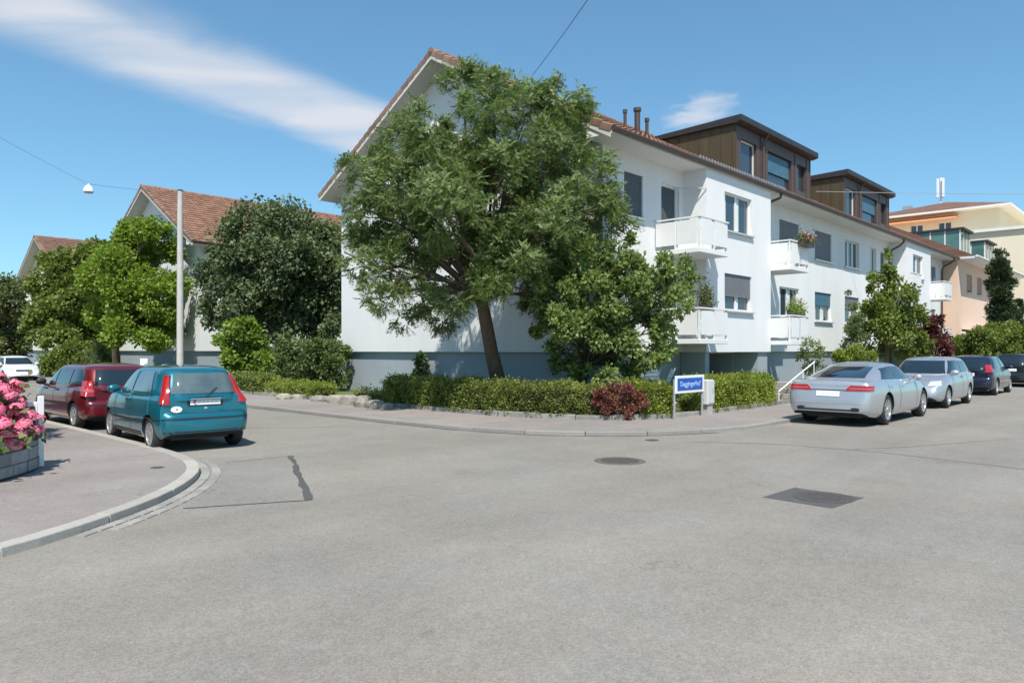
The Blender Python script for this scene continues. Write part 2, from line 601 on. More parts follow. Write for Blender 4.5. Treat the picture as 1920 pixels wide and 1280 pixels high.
mat('soil', (.06, .048, .035), (.1, .08, .058), 9, .95, bump=.4, bscale=30)
mat('dry_ground', (.19, .175, .14), (.25, .235, .2), .6, .95)
mat('lawn', (.07, .1, .03), (.11, .15, .045), 6, .9, bump=.5, bscale=60, c3=(.13, .13, .06), scale3=.7, amt3=.5)
mat('bark', (.09, .065, .045), (.17, .125, .09), 7, .9, bump=.9, bscale=22, stretch=(1, 1, .25))
mat('bark_dark', (.045, .037, .03), (.08, .066, .052), 7, .9, bump=.8, bscale=22, stretch=(1, 1, .25))
mat('twig_core', (.018, .022, .012), (.03, .035, .018), 8, .95)
mat('rubber', (.018, .018, .02), (.028, .028, .03), 20, .75)
mat('rim_alloy', (.55, .56, .58), (.62, .63, .64), 8, .3, metal=.85)
mat('rim_dull', (.36, .37, .38), (.46, .47, .48), 8, .4, metal=.6)
mat('black_plastic', (.02, .02, .022), (.03, .03, .032), 10, .5)
mat('car_glass', (.012, .02, .028), rough=.03, spec=.8, coat=.5)
mat('car_glass_pale', (.06, .09, .1), (.1, .14, .15), 2.5, .04, spec=.8, coat=.5, contrast=.3)
mat('lens_red', (.3, .01, .014), (.4, .016, .018), 6, .12, coat=1)
mat('lens_pink', (.42, .1, .1), (.48, .13, .12), 6, .12, coat=1)
mat('lens_clear', (.62, .64, .66), (.75, .76, .78), 12, .1, metal=.3, coat=1)
mat('chrome', (.7, .71, .72), rough=.12, metal=1)
mat('petal', (.74, .11, .22), (.84, .26, .36), 7, .7, rand=.2, contrast=.6)
mat('awning', (.72, .25, .1), (.78, .3, .13), 3, .8)
carpaint('paint_teal', (.006, .15, .205), .45, .3)
carpaint('paint_red', (.15, .009, .015), .35, .3)
carpaint('paint_silver', (.5, .515, .54), .65, .34)
carpaint('paint_grey', (.47, .49, .52), .65, .34)
carpaint('paint_navy', (.012, .014, .035), .3, .25)
carpaint('paint_black', (.012, .013, .016), .3, .25)
carpaint('paint_blue', (.03, .055, .09), .5, .3)
carpaint('paint_white', (.72, .73, .74), 0, .3)
leafmat('leaf_locust', (.098, .14, .054), (.25, .315, .12), .38, tint=1.2)
leafmat('leaf_hazel', (.095, .14, .042), (.245, .31, .095), .34)
leafmat('leaf_dark', (.068, .098, .048), (.18, .22, .105), .27)
leafmat('leaf_lime', (.12, .185, .025), (.28, .36, .06), .42)
leafmat('leaf_mid', (.1, .14, .03), (.23, .27, .065), .35)
leafmat('leaf_olive', (.08, .1, .04), (.18, .195, .08), .3)
leafmat('leaf_bright', (.12, .19, .03), (.27, .36, .07), .35)
leafmat('leaf_deep', (.065, .1, .036), (.175, .22, .082), .3)
leafmat('leaf_hedge', (.10, .135, .032), (.27, .3, .08), .34)
leafmat('leaf_hedge_lime', (.13, .175, .03), (.33, .37, .07), .36)
leafmat('leaf_red', (.15, .05, .042), (.32, .13, .1), .25, tint=1.0)
leafmat('leaf_maroon', (.05, .014, .014), (.13, .035, .03), .2, tint=1.0)
leafmat('leaf_cypress', (.03, .05, .022), (.07, .095, .038), .12)


def tilemat(name, c1, c2, du, dv):
    m, t, b = nodes(name)
    L = t.links.new
    tcn = t.nodes.new('ShaderNodeTexCoord')
    sp = t.nodes.new('ShaderNodeVectorMath'); sp.operation = 'SNAP'
    sp.inputs[1].default_value = (du, 60, dv)
    L(tcn.outputs['Object'], sp.inputs[0])
    w = t.nodes.new('ShaderNodeTexWhiteNoise')
    L(sp.outputs[0], w.inputs[0])
    n = t.nodes.new('ShaderNodeTexNoise'); n.inputs['Scale'].default_value = 1.1; n.inputs['Detail'].default_value = 7
    n.inputs['Roughness'].default_value = .7
    L(tcn.outputs['Object'], n.inputs['Vector'])
    a = t.nodes.new('ShaderNodeMath'); a.operation = 'MULTIPLY_ADD'
    L(w.outputs[0], a.inputs[0]); a.inputs[1].default_value = .6
    s_ = t.nodes.new('ShaderNodeMath'); s_.operation = 'MULTIPLY_ADD'
    L(n.outputs[0], s_.inputs[0]); s_.inputs[1].default_value = 1.3; s_.inputs[2].default_value = -.45
    L(s_.outputs[0], a.inputs[2])
    r = t.nodes.new('ShaderNodeValToRGB')
    r.color_ramp.elements[0].color = (*c1, 1); r.color_ramp.elements[1].color = (*c2, 1)
    L(a.outputs[0], r.inputs[0]); L(r.outputs[0], b.inputs['Base Color'])
    b.inputs['Roughness'].default_value = .85
    MAT[name] = m
    return m


tilemat('tile_red', (.125, .066, .043), (.3, .155, .095), .25, .18)
tilemat('tile_dark', (.10, .055, .042), (.22, .115, .08), .25, .18)
mat('tile_verge', (.15, .09, .068), (.27, .155, .11), 5, .85, rand=.25)
M = MAT


# ------------------------------------------------------------------ ground, street, pavements
def resample(pts, step):
    pts = [Vector((p[0], p[1], 0)) for p in pts]
    dense = []
    n = len(pts)
    for i in range(n - 1):
        p0, p1, p2, p3 = pts[max(i - 1, 0)], pts[i], pts[i + 1], pts[min(i + 2, n - 1)]
        seg = max(2, int((p2 - p1).length / .1))
        for k in range(seg):
            t_ = k / seg
            dense.append(.5 * ((2 * p1) + (p2 - p0) * t_ + (2 * p0 - 5 * p1 + 4 * p2 - p3) * t_ ** 2 + (3 * p1 - p0 - 3 * p2 + p3) * t_ ** 3))
    dense.append(pts[-1])
    out = [dense[0]]
    acc = 0
    for a_, b_ in zip(dense, dense[1:]):
        acc += (b_ - a_).length
        if acc >= step:
            out.append(b_); acc = 0
    if (out[-1] - dense[-1]).length > step * .3: out.append(dense[-1])
    return out


def offset(path, d):
    """Shift a polyline sideways; positive d = to the left of its direction."""
    out = []
    for i, p in enumerate(path):
        t_ = (path[min(i + 1, len(path) - 1)] - path[max(i - 1, 0)]).normalized()
        out.append(p + Vector((-t_.y, t_.x, 0)) * d)
    return out


ground = MB()
ground.poly([(-600, -600, -.004), (900, -600, -.004), (900, 900, -.004), (-600, 900, -.004)])
ground.build('ground', M['dry_ground'], recalc=False, kind='structure')
street = MB()
street.poly([(-120, -20, 0), (240, -20, 0), (240, 4, 0), (-4, 4, 0), (-4, 220, 0), (-12.5, 220, 0), (-12.5, 4, 0), (-120, 4, 0)])
street_o = street.build('street', M['asphalt'], recalc=False, kind='structure')

NEAR = [(-60, -5.9), (-24, -5.9), (-18, -5.75), (-16.2, -5.4), (-14.57, -4.64), (-13.87, -4.24), (-12.95, -3.5), (-12.27, -2.73), (-11.78, -1.95),
        (-11.49, -1.2), (-11.34, -.39), (-11.27, .53), (-11.24, 1.3), (-11.22, 4), (-11.22, 20), (-11.22, 90)]
FAR = [(-5.75, 90), (-5.75, 30), (-5.75, 8), (-5.72, 2), (-5.65, 0), (-5.4, -1.3), (-4.95, -2.45), (-4.1, -3.5), (-2.9, -4.3), (-1.45, -4.72), (.2, -4.8),
       (4, -4.8), (30, -4.8), (120, -4.8)]
GARD = [(-3.3, 90), (-3.3, 27), (-3.3, 8), (-3.3, 1.4), (-3.15, 0), (-2.7, -1.2), (-1.9, -2.15), (-.8, -2.6), (.6, -2.68), (4, -2.7), (30, -2.7), (120, -2.7)]


def pavement(name, kerb, zk, inner_poly, side, material, stone_mat, step, wid, limit):
    """Asphalt footway with a kerb of single stones along its street edge."""
    path = resample(kerb, .35)
    ins = offset(path, side * wid)
    pm = MB()
    pm.poly([(p.x, p.y, zk - .006) for p in ins] + [(p[0], p[1], zk - .006) for p in inner_poly])
    po = pm.build(name, material, recalc=False, kind='structure')
    # kerb stones
    per = max(1, round(step / .35))
    far = MB()
    for i in range(0, len(path) - 1, per):
        a_ = path[i:i + per + 1]; b_ = ins[i:i + per + 1]
        if len(a_) < 2: continue
        cen = (a_[0] + a_[-1]) / 2
        g = .006
        A = [Vector(p) for p in a_]; B = [Vector(p) for p in b_]
        for S_ in (A, B):
            d0 = (S_[1] - S_[0]).normalized(); d1 = (S_[-1] - S_[-2]).normalized()
            S_[0] = S_[0] + d0 * g; S_[-1] = S_[-1] - d1 * g
        dzk = random.uniform(-.004, .006)
        mb = MB()
        top = [(p.x, p.y, zk + dzk) for p in A] + [(p.x, p.y, zk + dzk) for p in reversed(B)]
        mb.prism([(x, y, -.05) for x, y, z in top], (0, 0, zk + dzk + .05))
        rel = cen - CAM
        dep = rel.dot(FWD)
        if 2 < dep < limit and abs(rel.dot(RGT)) < dep * .78 + 1:
            mb.build('kerb_stone', stone_mat, po, bevel=.012)
        else:
            n = len(far.v)
            far.v += mb.v; far.f += [tuple(n + q for q in f) for f in mb.f]; far.mi += mb.mi
    if far.f: far.build('kerb_run', stone_mat, po, kind='stuff')
    return po


near_pave = pavement('pavement_corner', NEAR, .085, [(-40, 90), (-60, 90)], 1, M['pavement_tar'], M['granite'], 1.05, .17, 45)
far_path = resample(GARD, .5)
far_pave = pavement('pavement_garden_side', FAR, .075, [(p.x, p.y) for p in reversed(far_path)], 1, M['pavement_tar'], M['granite_far'], 1.05, .16, 42)

# raised garden with a low edging of single stones
gp = resample(GARD, .35)
gin = offset(gp, .12)
gm = MB()
gm.poly([(p.x, p.y, .15) for p in gin] + [(120, 90, .15)])
garden = gm.build('garden_ground', M['lawn'], recalc=False, kind='structure')
farrun = MB()
for i in range(0, len(gp) - 1, 2):
    A = gp[i:i + 3]; B = gin[i:i + 3]
    if len(A) < 2: continue
    cen = (A[0] + A[-1]) / 2
    if A[0].x > 4.9 and A[0].x < 7.4: continue
    zt = .185 + random.uniform(-.02, .015)
    mb = MB()
    ap = [(p.x, p.y, 0) for p in A] + [(p.x, p.y, 0) for p in reversed(B)]
    c = Vector((sum(q[0] for q in ap) / len(ap), sum(q[1] for q in ap) / len(ap), 0))
    mb.prism([c + (Vector(q) - c) * .985 + Vector((0, 0, .02)) for q in ap], (0, 0, zt - .02))
    rel = cen - CAM
    if rel.dot(FWD) < 34 and abs(rel.dot(RGT)) < rel.dot(FWD) * .75:
        mb.build('edging_stone', M['edging'], garden, bevel=.015)
    else:
        n = len(farrun.v)
        farrun.v += mb.v; farrun.f += [tuple(n + q for q in f) for f in mb.f]; farrun.mi += mb.mi
farrun.build('edging_run', M['edging'], garden, kind='stuff')

# tar joint along the far kerb, repaired trench, hairline seams, setts of the gutter
fk = resample(FAR, .3)


def strip(path, w, z, mt, name, parent=street_o, jit=0.):
    mb = MB()
    Lp, Rp = offset(path, w / 2), offset(path, -w / 2)
    if jit:
        for q in Lp + Rp:
            q += Vector((random.uniform(-jit, jit), random.uniform(-jit, jit), 0))
    for i in range(len(path) - 1):
        mb.poly([(Lp[i].x, Lp[i].y, z), (Rp[i].x, Rp[i].y, z), (Rp[i + 1].x, Rp[i + 1].y, z), (Lp[i + 1].x, Lp[i + 1].y, z)])
    return mb.build(name, mt, parent, recalc=False)


strip([p for p in offset(fk, -.05) if p.x < -2 and p.y < 14], .07, .004, M['tar'], 'tar_joint', jit=.02)
V3 = lambda x, y: Vector((x, y, 0))
pt = [(-10.02, -1.22), (-10.5, -2.25), (-11.05, -3.3), (-11.62, -4.46), (-12.2, -4.15), (-12.78, -3.86), (-12.2, -3.1), (-11.72, -2.2), (-11.3, -1.25), (-10.9, -1.1)]
pm = MB(); pm.poly([(x, y, .004) for x, y in pt]); pm.build('repair_patch', M['patch_tar'], street_o, recalc=False)
strip(resample([(-10.02, -1.22), (-10.35, -1.95), (-10.62, -2.45), (-11.1, -3.4), (-11.62, -4.46)], .16), .085, .008, M['tar'], 'tar_seam', jit=.022)
strip(resample([(-11.62, -4.46), (-12.2, -4.15), (-12.78, -3.86)], .3), .03, .008, M['faint_tar'], 'patch_seam', jit=.006)
strip(resample([(-10.02, -1.22), (-10.6, -1.18), (-11.0, -1.1)], .3), .03, .008, M['faint_tar'], 'patch_seam', jit=.006)
strip(resample([at(1300, 828, 13.4), at(1440, 832, 13.1), at(1620, 845, 12.2), at(1760, 860, 11.3), at(1990, 888, 9.96)], .4), .035, .004, M['faint_tar'], 'road_seam', jit=.01)
strip(resample([at(1600, 842, 12.4), at(1720, 836, 12.8), at(1990, 815, 14.5)], .5), .025, .004, M['faint_tar'], 'road_seam', jit=.01)
strip(resample([at(405, 800, 16), at(520, 803, 15.7), at(640, 799, 16.1)], .5), .025, .004, M['faint_tar'], 'road_seam', jit=.01)

kp = resample(NEAR, .14)
for row in range(2):
    q = offset(kp, -(.075 + row * .135))
    for i in range(len(q) - 1):
        p = q[i]
        if not (-14.2 < p.x < -11.2 and -4.4 < p.y < .9): continue
        d = (q[i + 1] - p).normalized()
        l = (q[i + 1] - p).length * .9
        hw = .058
        nrm = Vector((-d.y, d.x, 0))
        p = p + d * (.07 * row)
        z = .007 + random.uniform(0, .006)
        c4 = [p + nrm * hw, p - nrm * hw, p - nrm * hw + d * l, p + nrm * hw + d * l]
        mb = MB()
        cc = sum(c4, Vector((0, 0, 0))) / 4
        mb.add([(v_.x, v_.y, -.02) for v_ in c4] + [(cc.x + (v_.x - cc.x) * .93, cc.y + (v_.y - cc.y) * .93, z + random.uniform(-.002, .002)) for v_ in c4],
               [(4, 5, 6, 7), (0, 1, 5, 4), (1, 2, 6, 5), (2, 3, 7, 6), (3, 0, 4, 7)])
        mb.build('sett', M['sett'], street_o)

# iron covers
mh = MB()
cM = at(1162, 864, 11.1)
mh.lathe([(.39, -.01), (.39, .006), (.345, .008)], (cM.x, cM.y, 0), 40)
mh.lathe([(.335, -.01), (.335, .007), (0, .0075)], (cM.x, cM.y, 0), 40, mi=1)
for i in range(-5, 6):
    for j in range(-5, 6):
        if i * i + j * j < 27: mh.box(cM.x + i * .055 - .016, cM.x + i * .055 + .016, cM.y + j * .055 - .016, cM.y + j * .055 + .016, .0072, .0115, 1)
solo(mh, 'manhole_cover', [M['iron_rim'], M['iron']], 'round iron manhole cover in the middle of the junction', 'manhole cover')
cD = at(1223, 825, 13.65)
dm = MB()
dm.lathe([(.13, -.01), (.13, .006), (.0, .007)], (cD.x, cD.y, 0), 20)
dm.lathe([(.06, .006), (.06, .012), (0, .0125)], (cD.x, cD.y, 0), 12)
solo(dm, 'valve_cover', M['iron'], 'small round iron valve cover in the road near the kerb', 'valve cover')
cW = at(295, 887, 10.0); cW.z = .079
dm = MB()
dm.lathe([(.09, -.01), (.09, .004), (0, .005)], (cW.x, cW.y, .079), 18)
dm.lathe([(.05, .004), (.05, .008), (0, .0085)], (cW.x, cW.y, .079), 12)
solo(dm, 'water_valve_cover', M['iron'], 'small valve cover in the corner pavement', 'valve cover')
sq = [at(1430, 932, 8.38), at(1490, 914, 8.96), at(1620, 933, 8.35), at(1560, 953, 7.79)]
sq = [V3(p.x, p.y) for p in sq]
sqt = thing('utility_cover', 'square dark tar patch around a round utility cover in the street', 'utility cover', ((sq[0] + sq[2]) / 2))
cS = (sq[0] + sq[2]) / 2
sm = MB(); sm.prism([(p.x, p.y, -.01) for p in sq], (0, 0, .014)); sm.build('tar_patch', M['tar'], sqt)
mr_ = cS + (sq[2] - sq[0]) * .1
sm = MB(); sm.lathe([(.33, -.01), (.33, .009), (.30, .010), (.30, .008), (0, .0085)], (mr_.x, mr_.y, 0), 36)
for i in range(-4, 5):
    for j in range(-4, 5):
        if i * i + j * j < 17: sm.box(mr_.x + i * .06 - .018, mr_.x + i * .06 + .018, mr_.y + j * .06 - .018, mr_.y + j * .06 + .018, .008, .0115)
sm.build('lid', M['iron'], sqt)


# ------------------------------------------------------------------ buildings
def wall(mb, P, u0, u1, z0, z1, holes, depth=.16, mi=0, zt=None):
    """Wall face with real openings and reveals."""
    us = sorted(set([u0, u1] + [h_[0] for h_ in holes] + [h_[1] for h_ in holes]))
    zs = sorted(set([z0, z1] + [h_[2] for h_ in holes] + [h_[3] for h_ in holes]))
    for i in range(len(us) - 1):
        for j in range(len(zs) - 1):
            uc, zc = (us[i] + us[i + 1]) / 2, (zs[j] + zs[j + 1]) / 2
            if any(h_[0] < uc < h_[1] and h_[2] < zc < h_[3] for h_ in holes): continue
            mb.poly([P(us[i], zs[j], 0), P(us[i + 1], zs[j], 0), P(us[i + 1], zs[j + 1], 0), P(us[i], zs[j + 1], 0)], mi)
    for a_, b_, c_, d_ in holes:
        for (p, q) in (((a_, c_), (b_, c_)), ((b_, c_), (b_, d_)), ((b_, d_), (a_, d_)), ((a_, d_), (a_, c_))):
            mb.poly([P(p[0], p[1], 0), P(q[0], q[1], 0), P(q[0], q[1], depth), P(p[0], p[1], depth)], mi)


def window(par, P, u0, u1, z0, z1, sashes=2, shut=0., shm='shutter_grey', curtain=0., sill=True, name='window', door=False):
    f = MB()
    t_ = .06
    d0, d1 = .10, .165
    f.pbox(P, u0, u0 + t_, z0, z1, d0, d1); f.pbox(P, u1 - t_, u1, z0, z1, d0, d1)
    f.pbox(P, u0 + t_, u1 - t_, z0, z0 + t_, d0, d1); f.pbox(P, u0 + t_, u1 - t_, z1 - t_, z1, d0, d1)
    w_ = (u1 - u0 - 2 * t_) / sashes
    for k in range(1, sashes):
        x = u0 + t_ + k * w_
        f.pbox(P, x - .05, x + .05, z0 + t_, z1 - t_, d0 + .004, d1)
    fo = f.build(name, M['frame_white'], par, bevel=0)
    for k in range(sashes):
        g = MB()
        g.pbox(P, u0 + t_ + k * w_ + .02, u0 + t_ + (k + 1) * w_ - .02, z0 + t_ + .005, z1 - t_ - .005, .135, .15)
        g.build('pane', M['glass'], fo)
        if curtain:
            g = MB()
            x0, x1 = u0 + t_ + k * w_ + .05, u0 + t_ + (k + 1) * w_ - .05
            g.pbox(P, x0, x0 + (x1 - x0) * curtain, z0 + .08, z1 - .08, .127, .134)
            g.build('blind', M['curtain'], fo)
    if sill:
        g = MB(); g.pbox(P, u0 - .08, u1 + .08, z0 - .055, z0 - .003, -.09, .1); g.build('sill', M['sill_grey'], fo)
    if shut > 0:
        g = MB()
        zb = z1 - (z1 - z0) * shut
        n = max(2, int((z1 - zb) / .05))
        for k in range(n):
            za = zb + (z1 - zb) * k / n
            g.pbox(P, u0 + .01, u1 - .01, za + .004, zb + (z1 - zb) * (k + 1) / n, .05 + .0, .066 + .006 * (k % 2))
        g.build('roller_shutter', M[shm], fo)
    return fo


def balcony(par, a0, a1, b0, b1, zf, left=True, right=True, plants=0):
    """Slab with white parapet panels on posts; b1 is the street edge (smaller y)."""
    s_ = MB(); s_.box(a0 - .04, a1 + .04, b1 - .05, b0, zf - .14, zf)
    so = s_.build('balcony', M['balcony_white'], par, bevel=.01)
    h0, h1, hr = zf + .12, zf + .80, zf + .90
    nf = max(1, round((a1 - a0) / .8))
    for k in range(nf + 1):
        x = a0 + (a1 - a0) * k / nf
        g = MB(); g.box(x - .03, x + .03, b1 - .03, b1 + .03, zf - .06, hr - .04); g.build('balcony_post', M['balcony_white'], so)
    if b0 - b1 > .7:
        for x, on in ((a0, left), (a1, right)):
            if on: g = MB(); g.box(x - .025, x + .025, (b0 + b1) / 2 - .03, (b0 + b1) / 2 + .03, zf - .06, hr - .04); g.build('balcony_post', M['balcony_white'], so)
    for k in range(nf):
        x0, x1 = a0 + (a1 - a0) * k / nf + .05, a0 + (a1 - a0) * (k + 1) / nf - .05
        g = MB(); g.box(x0, x1, b1 - .055, b1 - .035, h0, h1); g.build('panel', M['balcony_white'], so)
    for x, on in ((a0 - .035, left), (a1 + .035, right)):
        if not on: continue
        ys = [b1 + .03, (b0 + b1) / 2 - .0, b0 - .03] if b0 - b1 > .7 else [b1 + .03, b0 - .03]
        for k in range(len(ys) - 1):
            g = MB(); g.box(x - .01, x + .01, ys[k] + .02, ys[k + 1] - .02, h0, h1); g.build('panel', M['balcony_white'], so)
    rl = MB()
    rl.box(a0 - .05, a1 + .05, b1 - .07, b1 + .03, hr - .04, hr)
    if left: rl.box(a0 - .05, a0 + .03, b1 + .032, b0, hr - .04, hr)
    if right: rl.box(a1 - .03, a1 + .05, b1 + .032, b0, hr - .04, hr)
    rl.build('rail', M['balcony_white'], so)
    return so


def tiles(mb, a0, a1, e, r, rows, dcol, n_seg=4, amp=.022):
    """Interlocking tiles on the slope from eave point e=(y,z) to ridge point r=(y,z), one stepped wavy course per row."""
    E, T = np.array(e, float), np.array(r, float)
    d = (T - E)
    nrm = np.array([-d[1], d[0]]) / np.hypot(*d)
    if nrm[1] < 0: nrm = -nrm
    nc = int(round((a1 - a0) / dcol)) * n_seg
    xs = np.linspace(a0, a1, nc + 1)
    wv = amp * (np.abs(np.sin(np.pi * np.arange(nc + 1) / n_seg)) ** .8)
    for k in range(rows):
        lo = E + d * (k / rows); hi = E + d * ((k + 1.08) / rows)
        n = len(mb.v)
        jr = rng.normal(0, .003, nc + 1)
        for off_, base in ((.004, lo), (.042, lo), (.006, hi)):
            for i in range(nc + 1):
                q = base + nrm * (off_ + wv[i] + (jr[i] if off_ > .04 else 0))
                mb.v.append((xs[i], q[0], q[1]))
        for i in range(nc):
            for j in range(2):
                mb.f.append((n + j * (nc + 1) + i, n + j * (nc + 1) + i + 1, n + (j + 1) * (nc + 1) + i + 1, n + (j + 1) * (nc + 1) + i))
                mb.mi.append(0)


FLOORS = ((2.0, 2.95, 4.13), (4.6, 5.5, 6.72))      # floor, window sill, window head


def row_house(label, b0, ln, wmat, pmat, tmat, full=True, rows=22):
    """Long two-storey block over a recessed plinth; gable to the side street, bays on its long front."""
    H_ = thing('apartment_house', label, 'building', (0, b0, 0))
    wd = 12.5
    zs = 7.27
    zt = lambda y: 7.37 + .556 * (y - b0 + .85)            # front slope top
    ridge_y, ridge_z = b0 + 6.25, 7.37 + .556 * 7.1
    zb_ = lambda y: ridge_z - .556 * (y - ridge_y)
    Pf = lambda u, z, d: (u, b0 + d, z)
    Pb = lambda u, z, d: (u, b0 - .8 + d, z)
    bays = [(4.23, 8.81), (25.1, 29.7)]
    # openings of the recessed front
    rec = []
    for (fl, s0, s1) in FLOORS:
        for (u0, u1) in ((1.01, 1.95), (14.95, 16.85), (18.5, 20.4), (22.0, 22.9), (33.2, 34.2)):
            rec.append((u0, u1, s0 + (.0 if fl > 3 else -.05), s1))
        for (u0, u1) in ((2.95, 4.0), (9.3, 10.25), (23.6, 24.6), (30.0, 31.0)):
            rec.append((u0, u1, fl + .02, s1))
        rec.append((11.4, 13.3, s0, s1))
    bayw = []
    for (x0, x1) in bays:
        for (fl, s0, s1) in FLOORS:
            bayw.append((x0 + 1.17, x0 + 3.08, s0, s1))
    w_ = MB()
    segs = [(0, 4.23), (8.81, 25.1), (29.7, ln)]
    for (x0, x1) in segs:
        wall(w_, Pf, x0, x1, 1.62, zs + .2, [h_ for h_ in rec if x0 <= h_[0] and h_[1] <= x1])
    for (x0, x1) in bays:
        wall(w_, Pb, x0, x1, 1.62, zs - .003, [h_ for h_ in bayw if x0 <= h_[0] and h_[1] <= x1])
        for x in (x0, x1): w_.poly([(x, b0 - .8, 1.62), (x, b0, 1.62), (x, b0, zs), (x, b0 - .8, zs)])
        w_.poly([(x0, b0 - .8, 1.62), (x1, b0 - .8, 1.62), (x1, b0, 1.62), (x0, b0, 1.62)])
    # gables, back, underside
    for x in (0, ln):
        w_.poly([(x, b0, 1.62), (x, b0 + wd, 1.62), (x, b0 + wd, zb_(b0 + wd) - .16), (x, ridge_y, ridge_z - .16), (x, b0, zt(b0) - .16)])
    w_.poly([(0, b0 + wd, 1.62), (ln, b0 + wd, 1.62), (ln, b0 + wd, zb_(b0 + wd) - .16), (0, b0 + wd, zb_(b0 + wd) - .16)])
    w_.poly([(0, b0, 1.62), (ln, b0, 1.62), (ln, b0 + wd, 1.62), (0, b0 + wd, 1.62)])
    w_.build('wall', wmat, H_, recalc=False)
    # dark rooms behind the glass
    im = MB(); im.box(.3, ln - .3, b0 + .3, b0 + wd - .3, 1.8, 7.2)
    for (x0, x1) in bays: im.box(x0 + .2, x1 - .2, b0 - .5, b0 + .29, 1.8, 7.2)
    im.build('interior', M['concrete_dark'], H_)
    # plinth
    p_ = MB()
    Pp = lambda u, z, d: (u, b0 + .14 + d, z)
    gar = [(x0 + .4, x1 - .95, .02, 1.56) for (x0, x1) in bays]
    wall(p_, Pp, .14, ln - .14, 0, 1.618, gar, 2.6)
    p_.poly([(.14, b0 + .14, 0), (.14, b0 + wd - .14, 0), (.14, b0 + wd - .14, 1.618), (.14, b0 + .14, 1.618)])
    p_.poly([(ln - .14, b0 + .14, 0), (ln - .14, b0 + wd - .14, 0), (ln - .14, b0 + wd - .14, 1.618), (ln - .14, b0 + .14, 1.618)])
    p_.poly([(.14, b0 + wd - .14, 0), (ln - .14, b0 + wd - .14, 0), (ln - .14, b0 + wd - .14, 1.618), (.14, b0 + wd - .14, 1.618)])
    for (x0, x1) in bays:
        p_.box(x0 + .06, x0 + .32, b0 - .72, b0 + .12, 0, 1.617); p_.box(x1 - .85, x1 - .1, b0 - .72, b0 + .12, 0, 1.617)
    p_.build('plinth', pmat, H_, recalc=False)
    for k, (x0, x1) in enumerate(bays):
        g = MB(); g.box(x0 + .41, x1 - .96, b0 + 2.6, b0 + 2.68, .03, 1.55); g.build('garage_door', M['concrete_dark'], H_)
        g = MB(); g.box(x0 + 1.9, x1 - 1.1, b0 + .3, b0 + .75, .15, .8); g.build('bin_box', M['concrete'], H_, bevel=.02)
    # roof: structural slab, tiles, ridge, verges, barge boards, soffit box, gutter
    ra0, ra1 = -.74, ln + .12
    ef = (b0 - .85, 7.37); eb = (b0 + wd + .42, zb_(b0 + wd + .42))
    sl = MB()
    sl.prism([(ra0, ef[0], ef[1] - .02), (ra0, ridge_y, ridge_z - .02), (ra0, eb[0], eb[1] - .02), (ra0, eb[0], eb[1] - .17), (ra0, ridge_y, ridge_z - .19), (ra0, ef[0], ef[1] - .15)], (ra1 - ra0, 0, 0))
    roof = sl.build('roof', M['barge'], H_)
    tl = MB(); tiles(tl, ra0 + .22, ra1 - .1, (ef[0] - .06, ef[1] - .03), (ridge_y, ridge_z), rows, .25)
    tiles(tl, ra0 + .22, ra1 - .1, (eb[0] + .06, eb[1] - .03), (ridge_y, ridge_z), rows, .25, n_seg=2)
    tl.build('roof_tiles', tmat, roof, recalc=False, kind='stuff')
    # verge tiles, one piece each
    proto = {}
    for sgn, e in ((1, ef), (-1, eb)):
        ln_s = math.hypot(ridge_y - e[0], ridge_z - e[1])
        dr = Vector((0, (ridge_y - e[0]) / ln_s, (ridge_z - e[1]) / ln_s))
        nr = Vector((0, -dr.z * sgn, dr.y * sgn)) if sgn == 1 else Vector((0, dr.z, -dr.y))
        if nr.z < 0: nr = -nr
        st = ln_s / rows
        mb = MB()
        x0 = ra0 - .045
        for q in ((0, .052), (st * 1.06, .02)):
            for (xx, hh) in ((0, -.16), (0, .0), (.05, .035), (.16, .03), (.27, .0)):
                b_ = dr * q[0] + nr * (q[1] + hh)
                mb.v.append((xx, b_.y, b_.z))
        mb.f = [(0, 1, 6, 5), (1, 2, 7, 6), (2, 3, 8, 7), (3, 4, 9, 8), (0, 4, 3, 2, 1), (5, 6, 7, 8, 9), (0, 5, 9, 4)]; mb.mi = [0] * 7
        me = mb.mesh('verge_tile', M['tile_verge'])
        for k in range(rows):
            o = link('verge_tile', me, roof)
            p = Vector((x0, e[0], e[1])) + dr * (k * st) - OFF[H_.name]
            o.location = p
    rm = MB()
    nrt = int((ra1 - ra0) / .36)
    me = None
    for k in range(nrt):
        x = ra0 - .05 + k * .36
        if me is None:
            q = MB()
            prof = [(-.15, -.06), (-.12, .03), (-.05, .08), (.05, .08), (.12, .03), (.15, -.06)]
            q.v = [(0, y, z) for y, z in prof] + [(.38, y * .9, z * .86) for y, z in prof]
            q.f = [(i, i + 1, 7 + i, 6 + i) for i in range(5)] + [(0, 1, 2, 3, 4, 5), (6, 7, 8, 9, 10, 11)]; q.mi = [0] * 7
            me = q.mesh('ridge_tile', M['tile_verge'])
        o = link('ridge_tile', me, roof)
        o.location = Vector((x, ridge_y, ridge_z + .02)) - OFF[H_.name]
    for e in (ef, eb):
        bb = MB()
        dy = (.05 if e is ef else -.05)
        bb.prism([(ra0 - .03, e[0] + dy, e[1] - .03), (ra0 - .03, ridge_y, ridge_z - .05), (ra0 - .03, ridge_y, ridge_z - .27), (ra0 - .03, e[0] + dy, e[1] - .24)], (.028, 0, 0))
        bb.build('barge_board', M['barge'], roof)
    so = MB()
    so.prism([(ra0 + .003, b0 - .82, zs - .02), (ra0 + .003, b0 + .001, zs - .02), (ra0 + .003, b0 + .001, zt(b0) - .15), (ra0 + .003, b0 - .82, zt(b0 - .82) - .13)], (ln - ra0, 0, 0))
    so.build('soffit', M['soffit'], roof)
    gt = MB()
    for k in range(7):
        pass
